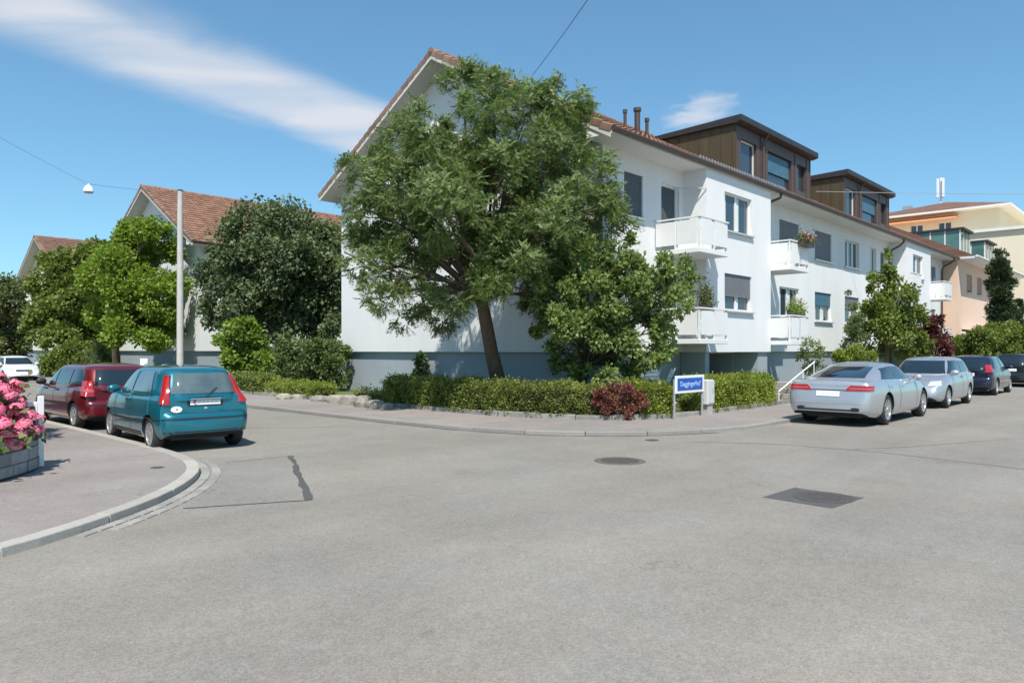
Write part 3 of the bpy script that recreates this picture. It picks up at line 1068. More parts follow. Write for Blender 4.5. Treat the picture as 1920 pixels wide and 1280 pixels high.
    prof = [(-.02, .06), (-.14, .06), (-.155, .02), (-.13, -.045), (-.075, -.07), (-.02, -.05)]
    gt.prism([(ra0 - .02, b0 - .83 + y, 7.33 + z) for y, z in prof], (ra1 - ra0 + .02, 0, 0))
    gt.build('gutter', M['gutter_brown'], roof, bevel=.008)
    # windows
    for h_ in rec:
        u0, u1, z0, z1 = h_
        up_ = z0 > 4
        if z1 - z0 > 1.5:
            window(H_, Pf, u0, u1, z0, z1, 1, sill=False, name='balcony_door', curtain=.0)
            continue
        sh, sm_, cu, ns = 0, 'shutter_grey', .35, 2
        if u0 < 2: sh, sm_, ns = (1., 'shutter_dark', 1) if up_ else (.4, 'shutter_dark', 1)
        elif u0 == 11.4: sh, sm_ = (1., 'shutter_grey') if up_ else (0, 'shutter_grey')
        elif u0 == 14.95: sh, sm_ = (1., 'shutter_grey') if up_ else (.45, 'shutter_blue')
        elif u0 == 18.5: sh, cu, ns = (0, .3, 3) if up_ else (.3, .2, 2)
        elif u0 == 22.0: sh, cu = 0, .5
        else: sh = .5
        window(H_, Pf, u0, u1, z0, z1, ns, sh, sm_, cu)
    for h_ in bayw:
        up_ = h_[2] > 4
        window(H_, Pb, *h_, 2, 0 if up_ else .62, 'shutter_grey', .25 if up_ else .2)
    # balconies either side of each bay
    for k, (x0, x1) in enumerate(bays):
        for (fl, s0, s1) in FLOORS:
            balcony(H_, x0 - 1.62, x0 - .02 + .02, b0 - .003, b0 - 1.45, fl, True, True)
            balcony(H_, x1 + .06, x1 + 1.6, b0 - .003, b0 - 1.45, fl, True, True)
    # downpipes with a swan neck out to the gutter
    for x, sg in ((8.98, 1), (24.9, -1), (35.3, -1)):
        dp = MB()
        dp.tube([(x + .55 * sg, b0 - .88, 7.29), (x + .52 * sg, b0 - .86, 7.12), (x + .3 * sg, b0 - .6, 6.98), (x + .06 * sg, b0 - .2, 6.85), (x, b0 - .09, 6.65), (x, b0 - .09, .1)], .05, 10)
        dp.build('downpipe', M['gutter_brown'], H_, smooth=True)
    # corner brackets of the washing line / awning rods on the bay cheeks
    if full:
        for (x0, x1) in bays[:1]:
            g = MB()
            g.tube([(x0 - .7, b0 - .05, 6.62), (x0 - .02, b0 - .82, 6.62)], .018, 6)
            g.build('awning_rod', M['sill_grey'], H_)
        # snow guard hooks above the gutter
        sg_ = MB()
        for k in range(34):
            x = 4.5 + k * .19
            y = b0 - .45
            sg_.bar((x, y, zt(y) + .02), (x, y, zt(y) + .17), .03, .02)
        y = b0 - .45
        sg_.bar((4.4, y, zt(y) + .12), (11, y, zt(y) + .12), .018, .018)
        sg_.build('snow_guard', M['metal_grey'], roof, kind='stuff')
        # flues
        for (u_, v_, top, r_) in ((1172, 218, 206, .055), (1195, 222, 203, .10), (1213, 236, 222, .06)):
            yb = b0 + 2.6
            # stand on the slope behind the eave, at the angle they show above it
            Yd = (yb - CAM.y - 0) / (FWD.y + RGT.y * (u_ - 960) / FPX)
            p = at(u_, top, Yd)
            g = MB()
            g.lathe([(r_, zt(yb) - .1), (r_, p.z - .12), (r_ * 1.35, p.z - .12), (r_ * 1.35, p.z)], (p.x, p.y, 0), 12)
            g.build('flue', M['gutter_brown'], roof, smooth=True)
    return H_, zt


def dormer(par, a0, a1, b0, zt, top=9.88):
    """Box dormer clad in standing-seam sheet with a heavy projecting roof edge."""
    yf = b0 + .5
    yb = b0 + 4.6
    z0 = zt(yf) - .3
    Pd = lambda u, z, d: (u, yf + d, z)
    W = (a1 - a0)
    holes = [(a0 + .45, a0 + 1.75, zt(yf) + .05, top - .42), (a0 + 2.75, a0 + 5.0, zt(yf) + .05, top - .42), (a0 + 5.6, a0 + 6.5, zt(yf) + .25, top - .42)]
    f = MB()
    wall(f, Pd, a0, a1, z0, top, holes, .2)
    d_ = f.build('dormer', M['cladding_front'], par, recalc=False)
    for x in (a0, a1):
        sd_ = MB()
        sd_.poly([(x, yf, z0), (x, yb, z0), (x, yb, top), (x, yf, top)])
        for k in range(9):
            y = yf + .1 + k * .45
            sg = -1 if x == a0 else 1
            sd_.box(min(x, x + sg * .025), max(x, x + sg * .025), y - .012, y + .012, z0, top - .01)
        sd_.build('cheek', M['cladding_side'], d_, recalc=False)
    se = MB()
    for k in range(18):
        x = a0 + .04 + k * (W - .08) / 17
        if any(h_[0] - .03 < x < h_[1] + .03 for h_ in holes):
            continue
        se.box(x - .012, x + .012, yf - .025, yf - .001, z0, top - .02)
    se.build('seam', M['cladding_front'], d_, kind='stuff')
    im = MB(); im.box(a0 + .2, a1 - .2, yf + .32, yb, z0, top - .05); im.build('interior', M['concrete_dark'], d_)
    rf = MB()
    rf.prism([(a0 - .14, yf - .3, top + .06), (a0 - .14, yf - .3, top + .28), (a0 - .14, yb, top + .16), (a0 - .14, yb, top - .0), (a0 - .14, yf - .1, top + .0)], (W + .28, 0, 0))
    rf.build('dormer_roof', M['dormer_edge'], d_, bevel=.015)
    for i, h_ in enumerate(holes):
        fr = MB()
        u0, u1, za, zb2 = h_
        for q in ((u0, u0 + .06, za, zb2), (u1 - .06, u1, za, zb2), (u0 + .06, u1 - .06, za, za + .06), (u0 + .06, u1 - .06, zb2 - .06, zb2)):
            fr.pbox(Pd, *q, .12, .19)
        fr.build('dormer_window_frame', M['frame_white'] if i == 0 else M['dormer_edge'], d_)
        g = MB(); g.pbox(Pd, u0 + .05, u1 - .05, za + .05, zb2 - .05, .15, .165); g.build('pane', M['glass'], d_)
    g = MB(); h_ = holes[1]
    for k in range(12):
        za = h_[3] - .06 - k * .06
        g.pbox(Pd, h_[0] + .07, h_[1] - .07, za - .055, za, .09, .1)
    g.build('blind', M['shutter_blue'], d_)
    dp = MB(); dp.tube([(a0 + 2.25, yf - .3, top + .12), (a0 + 2.25, yf - .12, top - .15), (a0 + 2.25, yf - .06, top - .3), (a0 + 2.25, yf - .06, zt(yf))], .04, 8)
    dp.build('rain_pipe', M['cladding_front'], d_, smooth=True)


main_h, zt_main = row_house('long white two-storey apartment block with balconies, nearest the junction', 0, 35.8, M['render_white'], M['plinth_blue'], M['tile_red'])
dormer(main_h, 8.75, 15.75, 0, zt_main)
dormer(main_h, 19.7, 26.7, 0, zt_main)
for nm_, x0, zf in (('flower_box', 8.95, 5.3), ):
    pass
h2, _ = row_house('white gable-fronted block with red tiled roof behind the lamp pole', 27.3, 26, M['render_white'], M['plinth_blue'], M['tile_red'], full=False)
h2.location.x += .9
h3, _ = row_house('cream gable-fronted block farthest down the side street', 54.0, 24, M['render_cream'], M['plinth_blue'], M['tile_dark'], full=False)
h3.location.x += 1.8


# salmon house next to the white block
def salmon():
    a0, a1, b0, b1 = 35.95, 53.5, -.8, 10
    Hs = thing('salmon_house', 'salmon-coloured house with green glazed roof dormers beyond the white block', 'building', (a0, b0, 0))
    P = lambda u, z, d: (u, b0 + d, z)
    holes = [(x, x + 1.5, 5.4, 6.6) for x in (38.4, 41.4, 44.6, 48.2)] + [(37.0, 47.5, .2, 3.0)]
    w_ = MB()
    wall(w_, P, a0, a1, 0, 7.3, holes, .18)
    w_.poly([(a0, b0, 0), (a0, b1, 0), (a0, b1, 7.3), (a0, b0, 7.3)])
    w_.poly([(a1, b0, 0), (a1, b1, 0), (a1, b1, 7.3), (a1, b0, 7.3)])
    w_.build('wall', M['render_salmon'], Hs, recalc=False)
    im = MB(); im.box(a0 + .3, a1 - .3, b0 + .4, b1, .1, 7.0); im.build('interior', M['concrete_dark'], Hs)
    for h_ in holes[:4]: window(Hs, P, *h_, 2, .9, 'shutter_salmon', 0)
    # shop front and its white canopy
    sf = MB()
    for k in range(8):
        x = 37.0 + k * 1.5
        sf.box(x - .04, x + .04, b0 + .1, b0 + .16, .2, 2.7)
    sf.build('shop_front_frame', M['frame_white'], Hs)
    for k in range(7):
        g = MB(); g.box(37.05 + k * 1.5, 38.45 + k * 1.5, b0 + .12, b0 + .14, .2, 2.7); g.build('pane', M['glass'], Hs)
    g = MB(); g.prism([(36.9, b0 - .9, 2.55), (36.9, b0 + .05, 2.75), (36.9, b0 + .05, 2.85), (36.9, b0 - .9, 2.75)], (10.4, 0, 0)); g.build('canopy', M['frame_white'], Hs)
    g = MB(); g.box(a0 - .15, a1 + .1, b0 - 1.0, b0 + .1, 7.3, 7.42); g.build('soffit', M['frame_white'], Hs)
    rf = MB()
    rf.prism([(a0 - .15, b0 - 1.02, 7.42), (a0 - .15, 4.6, 10.6), (a0 - .15, b1 + .3, 7.42)], (a1 - a0 + .3, 0, 0))
    ro = rf.build('roof', M['tile_dark'], Hs)
    gt = MB(); gt.tube([(a0 - .2, b0 - 1.06, 7.42), (a1 + .1, b0 - 1.06, 7.42)], .07, 8); gt.build('gutter', M['soffit'], Hs)
    for (x0, x1) in ((40.9, 43.6), (48.7, 51.8)):
        # glazed box dormer
        zb0, zt0 = 8.0, 9.85
        g = MB(); g.box(x0 - .15, x1 + .15, -.15, 3.9, zt0 + .002, zt0 + .14); do = g.build('glazed_dormer', M['dormer_edge'], Hs)
        for (x, y) in [(x, y) for y in np.linspace(.1, 3.7, 5) for x in (x0, x1)] + [(x, .1) for x in np.linspace(x0, x1, 4)[1:-1]]:
            f = MB(); f.box(x - .04, x + .04, y - .04, y + .04, zb0, zt0); f.build('mullion', M['frame_white'], do)
        for x in (x0 - .02, x1 + .0):
            for k in range(4):
                g = MB(); g.box(x, x + .02, .15 + k * .9, .95 + k * .9, zb0, zt0 - .02); g.build('pane', M['glass_green'], do)
        for k in range(3):
            w3 = (x1 - x0) / 3
            g = MB(); g.box(x0 + k * w3 + .05, x0 + (k + 1) * w3 - .05, .08, .1, zb0, zt0 - .02); g.build('pane', M['glass_green'], do)
        g = MB(); g.box(x0 + .1, x1 - .1, .5, 3.6, zb0, zt0 - .1); g.build('interior', M['concrete_dark'], do)
    return Hs


salmon()


def yellow():
    Hy = thing('yellow_house', 'tall yellow-ochre building with brown hipped roof behind the salmon house', 'building', (58, 4, 0))
    low = MB()
    Pl = lambda u, z, d: (58 + d, u, z)
    hol = [(-2.9, -1.7, 5.2, 6.6), (3.2, 4.4, 8.2, 9.5)]
    wall(low, Pl, -4.5, 13, 0, 12.0, hol, .2)
    low.poly([(58, -4.5, 0), (84, -4.5, 0), (84, -4.5, 12.0), (58, -4.5, 12.0)])
    low.poly([(58, -4.5, 12.0), (84, -4.5, 12.0), (84, 13, 12.0), (58, 13, 12.0)])
    low.build('wall', M['render_yellow'], Hy, recalc=False)
    for h_ in hol: window(Hy, Pl, *h_, 2, .5, 'shutter_grey', 0)
    cn = MB(); cn.box(57.75, 84, -4.75, -4.5, 11.85, 12.1); cn.box(57.75, 58, -4.5, 13, 11.85, 12.1); cn.build('cornice', M['soffit'], Hy)
    upm = MB()
    Pu = lambda u, z, d: (62 + d, u, z)
    hu = [(5.2, 6.3, 12.55, 13.7), (7.6, 8.7, 12.55, 13.7)]
    wall(upm, Pu, 1.4, 14, 12.0, 14.5, hu, .2)
    upm.poly([(62, 1.4, 12), (84, 1.4, 12), (84, 1.4, 14.5), (62, 1.4, 14.5)])
    upm.build('attic_wall', M['render_yellow'], Hy, recalc=False)
    for h_ in hu: window(Hy, Pu, *h_, 2, 0, 'shutter_grey', 0, sill=False)
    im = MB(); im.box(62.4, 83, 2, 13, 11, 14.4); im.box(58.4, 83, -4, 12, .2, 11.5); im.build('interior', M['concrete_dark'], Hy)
    rf = MB()
    rf.box(60.9, 85, .35, 15, 14.502, 14.68)
    rf.build('eaves', M['soffit'], Hy)
    r2 = MB()
    A, B, C, D = (60.9, .35, 14.682), (60.9, 15, 14.682), (85, 15, 14.682), (85, .35, 14.682)
    E_, F_ = (66, 6.5, 16.3), (80, 6.5, 16.3)
    r2.add([A, B, C, D, E_, F_], [(0, 1, 4), (1, 2, 5, 4), (2, 3, 5), (3, 0, 4, 5)])
    ro = r2.build('roof', M['tile_dark'], Hy)
    an = MB()
    p = at(1764, 360, 73)
    an.tube([(p.x, p.y, 15.3), (p.x, p.y, 18.9)], .09, 8)
    for k in range(3):
        t_ = k * 2.1
        x, y = p.x + .28 * math.cos(t_), p.y + .28 * math.sin(t_)
        an.box(x - .14, x + .14, y - .1, y + .1, 16.9, 18.8)
    an.build('antenna', M['metal_white'], ro, bevel=.03)
    ch = MB(); q = at(1702, 385, 76); ch.box(q.x - .4, q.x + .4, q.y - .4, q.y + .4, 14.8, 16.6); ch.build('chimney', M['metal_grey'], ro)
    aw = MB(); aw.prism([(61.95, 4.6, 14.3), (60.6, 4.6, 13.85), (60.6, 4.6, 13.8), (61.95, 4.6, 14.25)], (0, 6.5, 0)); aw.build('awning', M['awning'], Hy)
    return Hy


yellow()


# ------------------------------------------------------------------ vegetation
def leaves_mesh(name, pos, axis, length, width, mt, fold=.25, roll=None):
    """Many folded leaf blades: pos N x 3 (stalk end), axis N x 3 (unit), length/width N."""
    N = len(pos)
    rnd = rng.normal(size=(N, 3)) if roll is None else roll
    side = np.cross(axis, rnd)
    side /= np.linalg.norm(side, axis=1, keepdims=True) + 1e-9
    nrm = np.cross(side, axis)
    l = np.asarray(length).reshape(-1, 1) * np.ones((N, 1)); w = np.asarray(width).reshape(-1, 1) * np.ones((N, 1))
    v = np.empty((N, 4, 3), np.float32)
    v[:, 0] = pos
    v[:, 1] = pos + axis * l * .45 + side * w * .5 + nrm * w * fold
    v[:, 2] = pos + axis * l
    v[:, 3] = pos + axis * l * .45 - side * w * .5 + nrm * w * fold
    return raw_quads(name, v.reshape(-1, 3), mt)


def raw_quads(name, verts, mt):
    n = len(verts) // 4
    me = bpy.data.meshes.new(name)
    me.vertices.add(n * 4)
    me.vertices.foreach_set('co', np.ascontiguousarray(verts, np.float32).ravel())
    me.loops.add(n * 4)
    me.loops.foreach_set('vertex_index', np.arange(n * 4, dtype=np.int32))
    me.polygons.add(n)
    me.polygons.foreach_set('loop_start', np.arange(0, n * 4, 4, dtype=np.int32))
    me.polygons.foreach_set('loop_total', np.full(n, 4, np.int32))
    me.materials.append(mt)
    me.update(calc_edges=True)
    return me


def unit(v):
    return v / (np.linalg.norm(v, axis=1, keepdims=True) + 1e-9)


def blob_points(blobs, n, sub=10, subr=.56, shell=.35):
    """Points in clumps: every blob (centre, radii) is filled with smaller tufts near its surface."""
    vol = np.array([np.prod(b[1]) ** .75 for b in blobs])
    cnt = np.maximum(8, (n * vol / vol.sum()).astype(int))
    P_, O_ = [], []
    for (c, r), k in zip(blobs, cnt):
        c = np.array(c, float); r = np.array(r, float)
        dirs = unit(rng.normal(size=(sub, 3)))
        dirs[:, 2] = dirs[:, 2] * .9 + .08
        tc_ = c + dirs * r * rng.uniform(shell, .95, (sub, 1))
        w = rng.integers(0, sub, k)
        d = unit(rng.normal(size=(k, 3)))
        rad = rng.uniform(0, 1, (k, 1)) ** .5
        rs = r * subr * rng.uniform(.6, 1.25, (sub, 1))[w]
        p = tc_[w] + d * rad * rs
        P_.append(p); O_.append(unit(p - c))
    return np.concatenate(P_), np.concatenate(O_)


def tree(name, label, base, blobs, n, mt, leaf=(.1, .06), trunk_r=.16, trunk_top=None, bark='bark', group=None, frond=False, keep=None, droop=.25,
         cat='tree', sub=11, subr=.56, limbs=True, shell=.35, lean=None):
    base = Vector(base)
    T = thing(name, label, cat, base, group=group)
    cen = np.mean([b[0] for b in blobs], axis=0)
    fork = Vector(trunk_top) if trunk_top is not None else base + (Vector(cen) - base) * .45
    tk = MB()
    mid = (base + fork) / 2 + Vector((random.uniform(-.05, .05), random.uniform(-.05, .05), 0)) + (Vector(lean) if lean else Vector((0, 0, 0)))
    path = [base - Vector((0, 0, .05)), base + (mid - base) * .25, mid, mid + (fork - mid) * .6, fork]
    tk.tube(path, [trunk_r * 1.45, trunk_r * 1.08, trunk_r * .92, trunk_r * .85, trunk_r * .75], 10)
    if limbs:
        for c, r in blobs:
            c = Vector(c)
            d = (c - fork)
            if d.length < .3: continue
            m1 = fork + d * .35 + Vector((random.uniform(-.15, .15), random.uniform(-.15, .15), .1 * d.length))
            m2 = fork + d * .7 + Vector((random.uniform(-.15, .15), random.uniform(-.15, .15), .08 * d.length))
            tk.tube([fork - d.normalized() * .05, m1, m2, c], [trunk_r * .42, trunk_r * .28, trunk_r * .18, trunk_r * .08], 6)
            for k in range(2):
                e = c + Vector([random.uniform(-1, 1) * r[i] * .7 for i in range(3)])
                tk.tube([m2, (m2 + e) / 2 + Vector((0, 0, .08)), e], [trunk_r * .14, trunk_r * .1, trunk_r * .04], 5)
    tk.build('trunk', M[bark], T, smooth=True)
    P_, O_ = blob_points(blobs, n, sub, subr, shell)
    if keep is not None:
        k = keep(P_); P_, O_ = P_[k], O_[k]
    N = len(P_)
    ax = unit(O_ * .8 + rng.normal(size=(N, 3)) * .65 + np.array([0, 0, -droop]))
    off = np.array(base)
    if frond:
        # feathery compound leaves: a rachis with paired leaflets
        K = 7
        Lr = rng.uniform(.2, .34, (N, 1))
        rnd = rng.normal(size=(N, 3)) + np.array([0, 0, 1.6])
        side = unit(np.cross(ax, rnd)); nrm = np.cross(side, ax)
        pos, la, ro = [], [], []
        for i in range(K):
            t_ = (i + .6) / K
            bend = -.10 * t_ * t_
            c0 = P_ + ax * Lr * t_ + np.array([0, 0, 1]) * Lr * bend
            for sg in (-1, 1):
                pos.append(c0); la.append(unit(side * sg + ax * .35 + nrm * rng.uniform(-.3, .25, (N, 1)))); ro.append(nrm + rng.normal(size=(N, 3)) * .25)
        pos = np.concatenate(pos); la = np.concatenate(la); ro = np.concatenate(ro)
        if keep is not None:
            k = keep(pos); pos, la, ro = pos[k], la[k], ro[k]
        ln_ = rng.uniform(.8, 1.2, len(pos)) * leaf[0]
        me = leaves_mesh('crown', pos - off, la, ln_, ln_ * leaf[1] / leaf[0], mt, .12, roll=np.cross(la, ro) * -1)
    else:
        s_ = rng.uniform(.7, 1.3, N)
        me = leaves_mesh('crown', P_ - off, ax, s_ * leaf[0], s_ * leaf[1], mt)
    co = link('crown', me, T)
    return T


def bl(u, v, Y, r, flat=1.):
    p = at(u, v, Y)
    return ((p.x, p.y, p.z), (r, r, r * flat))


def pxblobs(lst, Y, jit=0.):
    out = []
    for (u, v, rp) in lst:
        y = Y + random.uniform(-jit, jit)
        out.append(bl(u, v, y, rp / FPX * y))
    return out


front_wall = lambda P_: (P_[:, 0] < -.12) | (P_[:, 1] < -.12)
# big feathery tree before the gable
big = [(868, 165, 52), (925, 200, 58), (985, 222, 58), (1055, 195, 50), (1085, 255, 48), (800, 248, 52), (745, 262, 46), (850, 292, 72), (940, 312, 76), (1030, 318, 72), (1108, 345, 52),
       (692, 325, 48), (752, 352, 62), (682, 392, 42), (1130, 412, 50), (830, 390, 76), (930, 415, 80), (1040, 420, 80), (694, 452, 46), (760, 458, 62), (850, 480, 74), (960, 495, 78), (1065, 495, 66),
       (735, 522, 42), (790, 560, 50), (845, 565, 44), (1010, 560, 50), (715, 560, 28), (830, 606, 26), (672, 500, 34), (668, 440, 30), (1150, 380, 30), (760, 600, 22)]
bb_ = []
for i, (u, v, rp) in enumerate(big):
    lat = (u - 905) / 270
    dmax = 2.2 * max(.25, 1 - lat * lat)
    bb_.append(bl(u, v, 19.0 + (-1 if i % 2 else .75) * random.uniform(.2, .9) * dmax - max(0, lat) * .2, rp / FPX * 19))
    if rp > 60: bb_.append(bl(u + random.uniform(-25, 25), v + random.uniform(-25, 25), 19.0 + random.uniform(-.9, .9) * dmax, rp * .8 / FPX * 19))
tree('locust_tree', 'large feathery-leaved green tree with leaning trunk in front of the white gable', (-1.3, 2.46, .15), bb_, 18500, M['leaf_locust'], (.092, .034), .21,
     trunk_top=at(903, 560, 19.3), frond=True, keep=front_wall, lean=(-.02, .05, 0), sub=9, subr=.42, shell=.5)
# broad-leaved bush tree at the corner
hz = [(1075, 515, 48), (1110, 480, 40), (1150, 485, 40), (1190, 520, 44), (1235, 505, 42), (1270, 515, 32), (1040, 555, 45), (1100, 550, 56), (1160, 560, 56), (1220, 560, 52), (1266, 570, 36), (1030, 610, 40), (1080, 610, 50),
      (1140, 620, 54), (1200, 615, 52), (1250, 620, 36), (1060, 660, 40), (1110, 675, 44), (1165, 672, 44), (1212, 665, 36), (1090, 705, 28), (1140, 708, 28), (1180, 452, 18), (1288, 545, 22), (1240, 650, 22)]
tree('hazel_tree', 'broad-leaved bushy tree at the building corner, right of the feathery tree', (-.95, 0.0, .15), pxblobs(hz, 18.3, .95), 24000, M['leaf_hazel'], (.115, .08), .1,
     trunk_top=at(1095, 690, 18.7), bark='bark_dark', keep=front_wall, sub=8, subr=.43, shell=.5)
# between the houses
dk = [(420, 470, 42), (470, 430, 48), (530, 425, 48), (585, 450, 48), (630, 470, 42), (405, 530, 40), (460, 510, 60), (530, 505, 66), (605, 520, 60), (410, 585, 36), (465, 580, 50), (540, 580, 55), (605, 590, 45), (640, 560, 40), (500, 615, 36), (440, 550, 45), (500, 465, 50), (560, 470, 50), (570, 545, 50), (620, 545, 45), (440, 610, 30), (575, 615, 34), (500, 550, 50), (625, 610, 30)]
tree('dark_maple', 'dark-leaved maple tree standing between the two white blocks', (1.4, 20, .15), pxblobs(dk, 34.5, 1.4), 56000, M['leaf_dark'], (.18, .14), .22, bark='bark_dark', droop=.45)
lm = [(280, 435, 30), (320, 470, 26), (245, 450, 36), (215, 490, 38), (275, 490, 44), (318, 530, 30), (190, 530, 36), (240, 545, 46), (295, 560, 40), (200, 590, 38), (255, 600, 40), (308, 610, 30), (225, 625, 28), (285, 640, 28), (322, 590, 20)]
tree('lime_tree', 'yellow-green street tree right beside the lamp pole', (-1.9, 31.2, .15), pxblobs(lm, 38.8, 1.6), 30000, M['leaf_lime'], (.2, .15), .2, trunk_top=at(215, 620, 38.5))
lm2 = [(150, 490, 32), (110, 500, 30), (185, 480, 26), (80, 545, 30), (130, 545, 40), (180, 540, 36), (95, 590, 34), (150, 600, 38), (195, 600, 30), (70, 610, 26), (120, 635, 30), (175, 640, 26)]
tree('maple_tree', 'mid-green street tree before the cream block', (-2.2, 41, .15), pxblobs(lm2, 46, 1.6), 26000, M['leaf_mid'], (.24, .18), .2, trunk_top=at(150, 640, 46))
ol = [(-10, 540, 32), (20, 560, 30), (-30, 590, 36), (15, 610, 34), (40, 590, 20), (-20, 650, 36), (25, 650, 30), (45, 640, 18), (-60, 600, 50), (-60, 660, 40)]
tree('olive_green_tree', 'dull olive-green tree at the far end of the side street', (-3.3, 50.5, .15), pxblobs(ol, 52, 1.4), 20000, M['leaf_olive'], (.26, .18), .2)
sh = [(130, 670, 30), (100, 680, 24), (160, 680, 22), (120, 690, 24), (145, 655, 20)]
tree('roadside_shrub', 'green rounded shrub under the street trees by the cream block', at(130, 700, 43) * 1 + Vector((0, 0, .15 - at(130, 700, 43).z)), pxblobs(sh, 43, .5), 7000, M['leaf_mid'], (.17, .12), .05, cat='shrub', droop=0)
dkb = [(185, 665, 20), (185, 690, 20), (170, 680, 16), (200, 680, 14)]
tree('yew_shrub', 'dark evergreen shrub beside the yellow-green tree trunk', at(185, 705, 41) * 1 + Vector((0, 0, .15 - at(185, 705, 41).z)), pxblobs(dkb, 41, .5), 6000, M['leaf_deep'], (.14, .05), .05, cat='shrub', droop=0)
br = [(455, 615, 22), (440, 640, 26), (475, 640, 26), (432, 672, 24), (468, 675, 30), (495, 670, 20), (450, 695, 20), (485, 695, 18)]
pb = at(462, 720, 31.1); pb.z = .15
tree('laurel_shrub', 'bright light-green shrub behind the low hedge, left of the dark shrub', pb, pxblobs(br, 31, .5), 9000, M['leaf_bright'], (.16, .11), .05, cat='shrub', droop=.1)
ds = [(540, 655, 26), (585, 660, 28), (630, 655, 26), (530, 690, 24), (575, 695, 30), (620, 690, 28), (640, 705, 18), (600, 715, 20), (555, 715, 18), (648, 670, 12)]
pb = at(585, 738, 28.1); pb.z = .15
tree('privet_shrub', 'dark green spreading shrub against the left end of the gable', pb, pxblobs(ds, 27.6, .5), 15000, M['leaf_deep'], (.12, .07), .05, cat='shrub', droop=.1, keep=lambda P_: (P_[:, 0] < -.1) | (P_[:, 1] > 12.6))
sl_ = [(788, 672, 10), (790, 690, 14), (785, 706, 14), (796, 706, 12)]
pb = at(790, 722, 24.6); pb.z = .15
tree('plinth_shrub', 'small dark upright shrub against the blue plinth', pb, pxblobs(sl_, 24.6, .1), 1500, M['leaf_deep'], (.1, .06), .03, cat='shrub', droop=0, keep=lambda P_: P_[:, 0] < -.0)
# along the long street
cn = [(1668, 475, 10), (1665, 500, 20), (1655, 530, 26), (1680, 535, 24), (1640, 565, 30), (1680, 570, 36), (1710, 580, 24), (1630, 605, 34), (1675, 610, 42), (1720, 615, 30), (1640, 640, 32), (1690, 645, 36), (1728, 645, 22)]
pb = at(1665, 690, 31); pb.z = .15
tree('birch_tree', 'light green pointed tree behind the parked silver cars', pb, pxblobs(cn, 31, .9), 13000, M['leaf_mid'], (.14, .09), .1, droop=.2, sub=8, subr=.45, shell=.5, trunk_top=at(1665, 600, 31))
st_ = [(1592, 550, 6), (1598, 575, 9), (1606, 600, 13), (1595, 620, 14), (1612, 635, 14), (1590, 645, 12)]
pb = at(1600, 690, 29.5); pb.z = .15
tree('slim_shrub', 'slim grey-green young tree left of the pointed tree', pb, pxblobs(st_, 29.5, .3), 1700, M['leaf_deep'], (.1, .06), .03, droop=0)
rd = [(1745, 612, 18), (1760, 635, 20), (1735, 640, 22), (1770, 655, 16), (1745, 660, 20), (1758, 600, 10)]
pb = at(1750, 690, 35.6); pb.z = .15
tree('red_maple_shrub', 'dark red-leaved shrub beside the pointed green tree', pb, pxblobs(rd, 35.6, .5), 6000, M['leaf_maroon'], (.14, .08), .05, cat='shrub')
ylw = [(1575, 670, 16), (1600, 665, 18), (1628, 672, 16), (1590, 685, 16), (1615, 690, 16)]
pb = at(1600, 705, 26.6); pb.z = .15
tree('spirea_shrub', 'low yellow-green shrub behind the silver coupe', pb, pxblobs(ylw, 26.6, .3), 6000, M['leaf_hedge_lime'], (.08, .05), .03, cat='shrub', droop=0)
sm2 = [(1515, 645, 14), (1530, 660, 16), (1505, 665, 14), (1520, 685, 16), (1535, 690, 14)]
pb = at(1520, 715, 25.7); pb.z = .15
tree('rose_shrub', 'small loose shrub beneath the balcony beside the stair rail', pb, pxblobs(sm2, 25.7, .3), 1300, M['leaf_mid'], (.08, .05), .025, cat='shrub', droop=0, subr=.5)
cy_ = [(1878, 475, 9), (1877, 492, 14), (1876, 510, 18), (1877, 530, 20), (1876, 550, 21), (1878, 570, 21), (1877, 590, 22), (1878, 610, 22), (1877, 630, 22), (1878, 650, 21)]
pb = at(1878, 700, 42); pb.z = .15
tree('cypress_tree', 'tall dark columnar cypress before the salmon house', pb, pxblobs(cy_, 42, .2), 17000, M['leaf_cypress'], (.2, .07), .1, droop=-.8, limbs=False, bark='bark_dark', sub=9, subr=.5)
cy2 = [(1906, 570, 8), (1907, 590, 12), (1906, 615, 16), (1907, 640, 17)]
pb = at(1907, 695, 44); pb.z = .15
tree('young_cypress', 'smaller columnar cypress to the right of the tall one', pb, pxblobs(cy2, 44, .2), 7000, M['leaf_cypress'], (.2, .07), .06, droop=-.8, limbs=False, bark='bark_dark', sub=9, subr=.5)
ln2 = [(1800, 650, 20), (1830, 635, 24), (1865, 630, 24), (1895, 630, 22), (1925, 632, 24), (1815, 660, 20), (1850, 655, 22), (1890, 655, 22), (1920, 655, 20)]
pb = at(1855, 690, 40); pb.z = .15
tree('cherry_laurel', 'wide green shrubbery behind the dark parked cars', pb, pxblobs(ln2, 39, .7), 14000, M['leaf_mid'], (.16, .09), .06, cat='shrub', droop=0)
# garden trees on the corner plot whose shade falls across the pavement and the red car
bs = [((-15.35 + random.uniform(-1.1, .8), 2.6 + random.uniform(-1.0, 1.0), 3.6 + random.uniform(0, 2.0)), (.75, .75, .7)) for k in range(20)]
tree('corner_plot_tree', 'garden tree on the corner plot behind the pink hydrangeas', (-14.8, 2.4, .1), bs, 16000, M['leaf_mid'], (.13, .09), .12)
bs = [((-15.4 + random.uniform(-1.1, .8), 6.6 + random.uniform(-1.5, 1.7), 4.0 + random.uniform(0, 3.0)), (.85, .85, .8)) for k in range(26)]
tree('side_plot_tree', 'taller garden tree beyond the corner plot along the left pavement', (-14.7, 6.2, .1), bs, 20000, M['leaf_mid'], (.14, .1), .14)


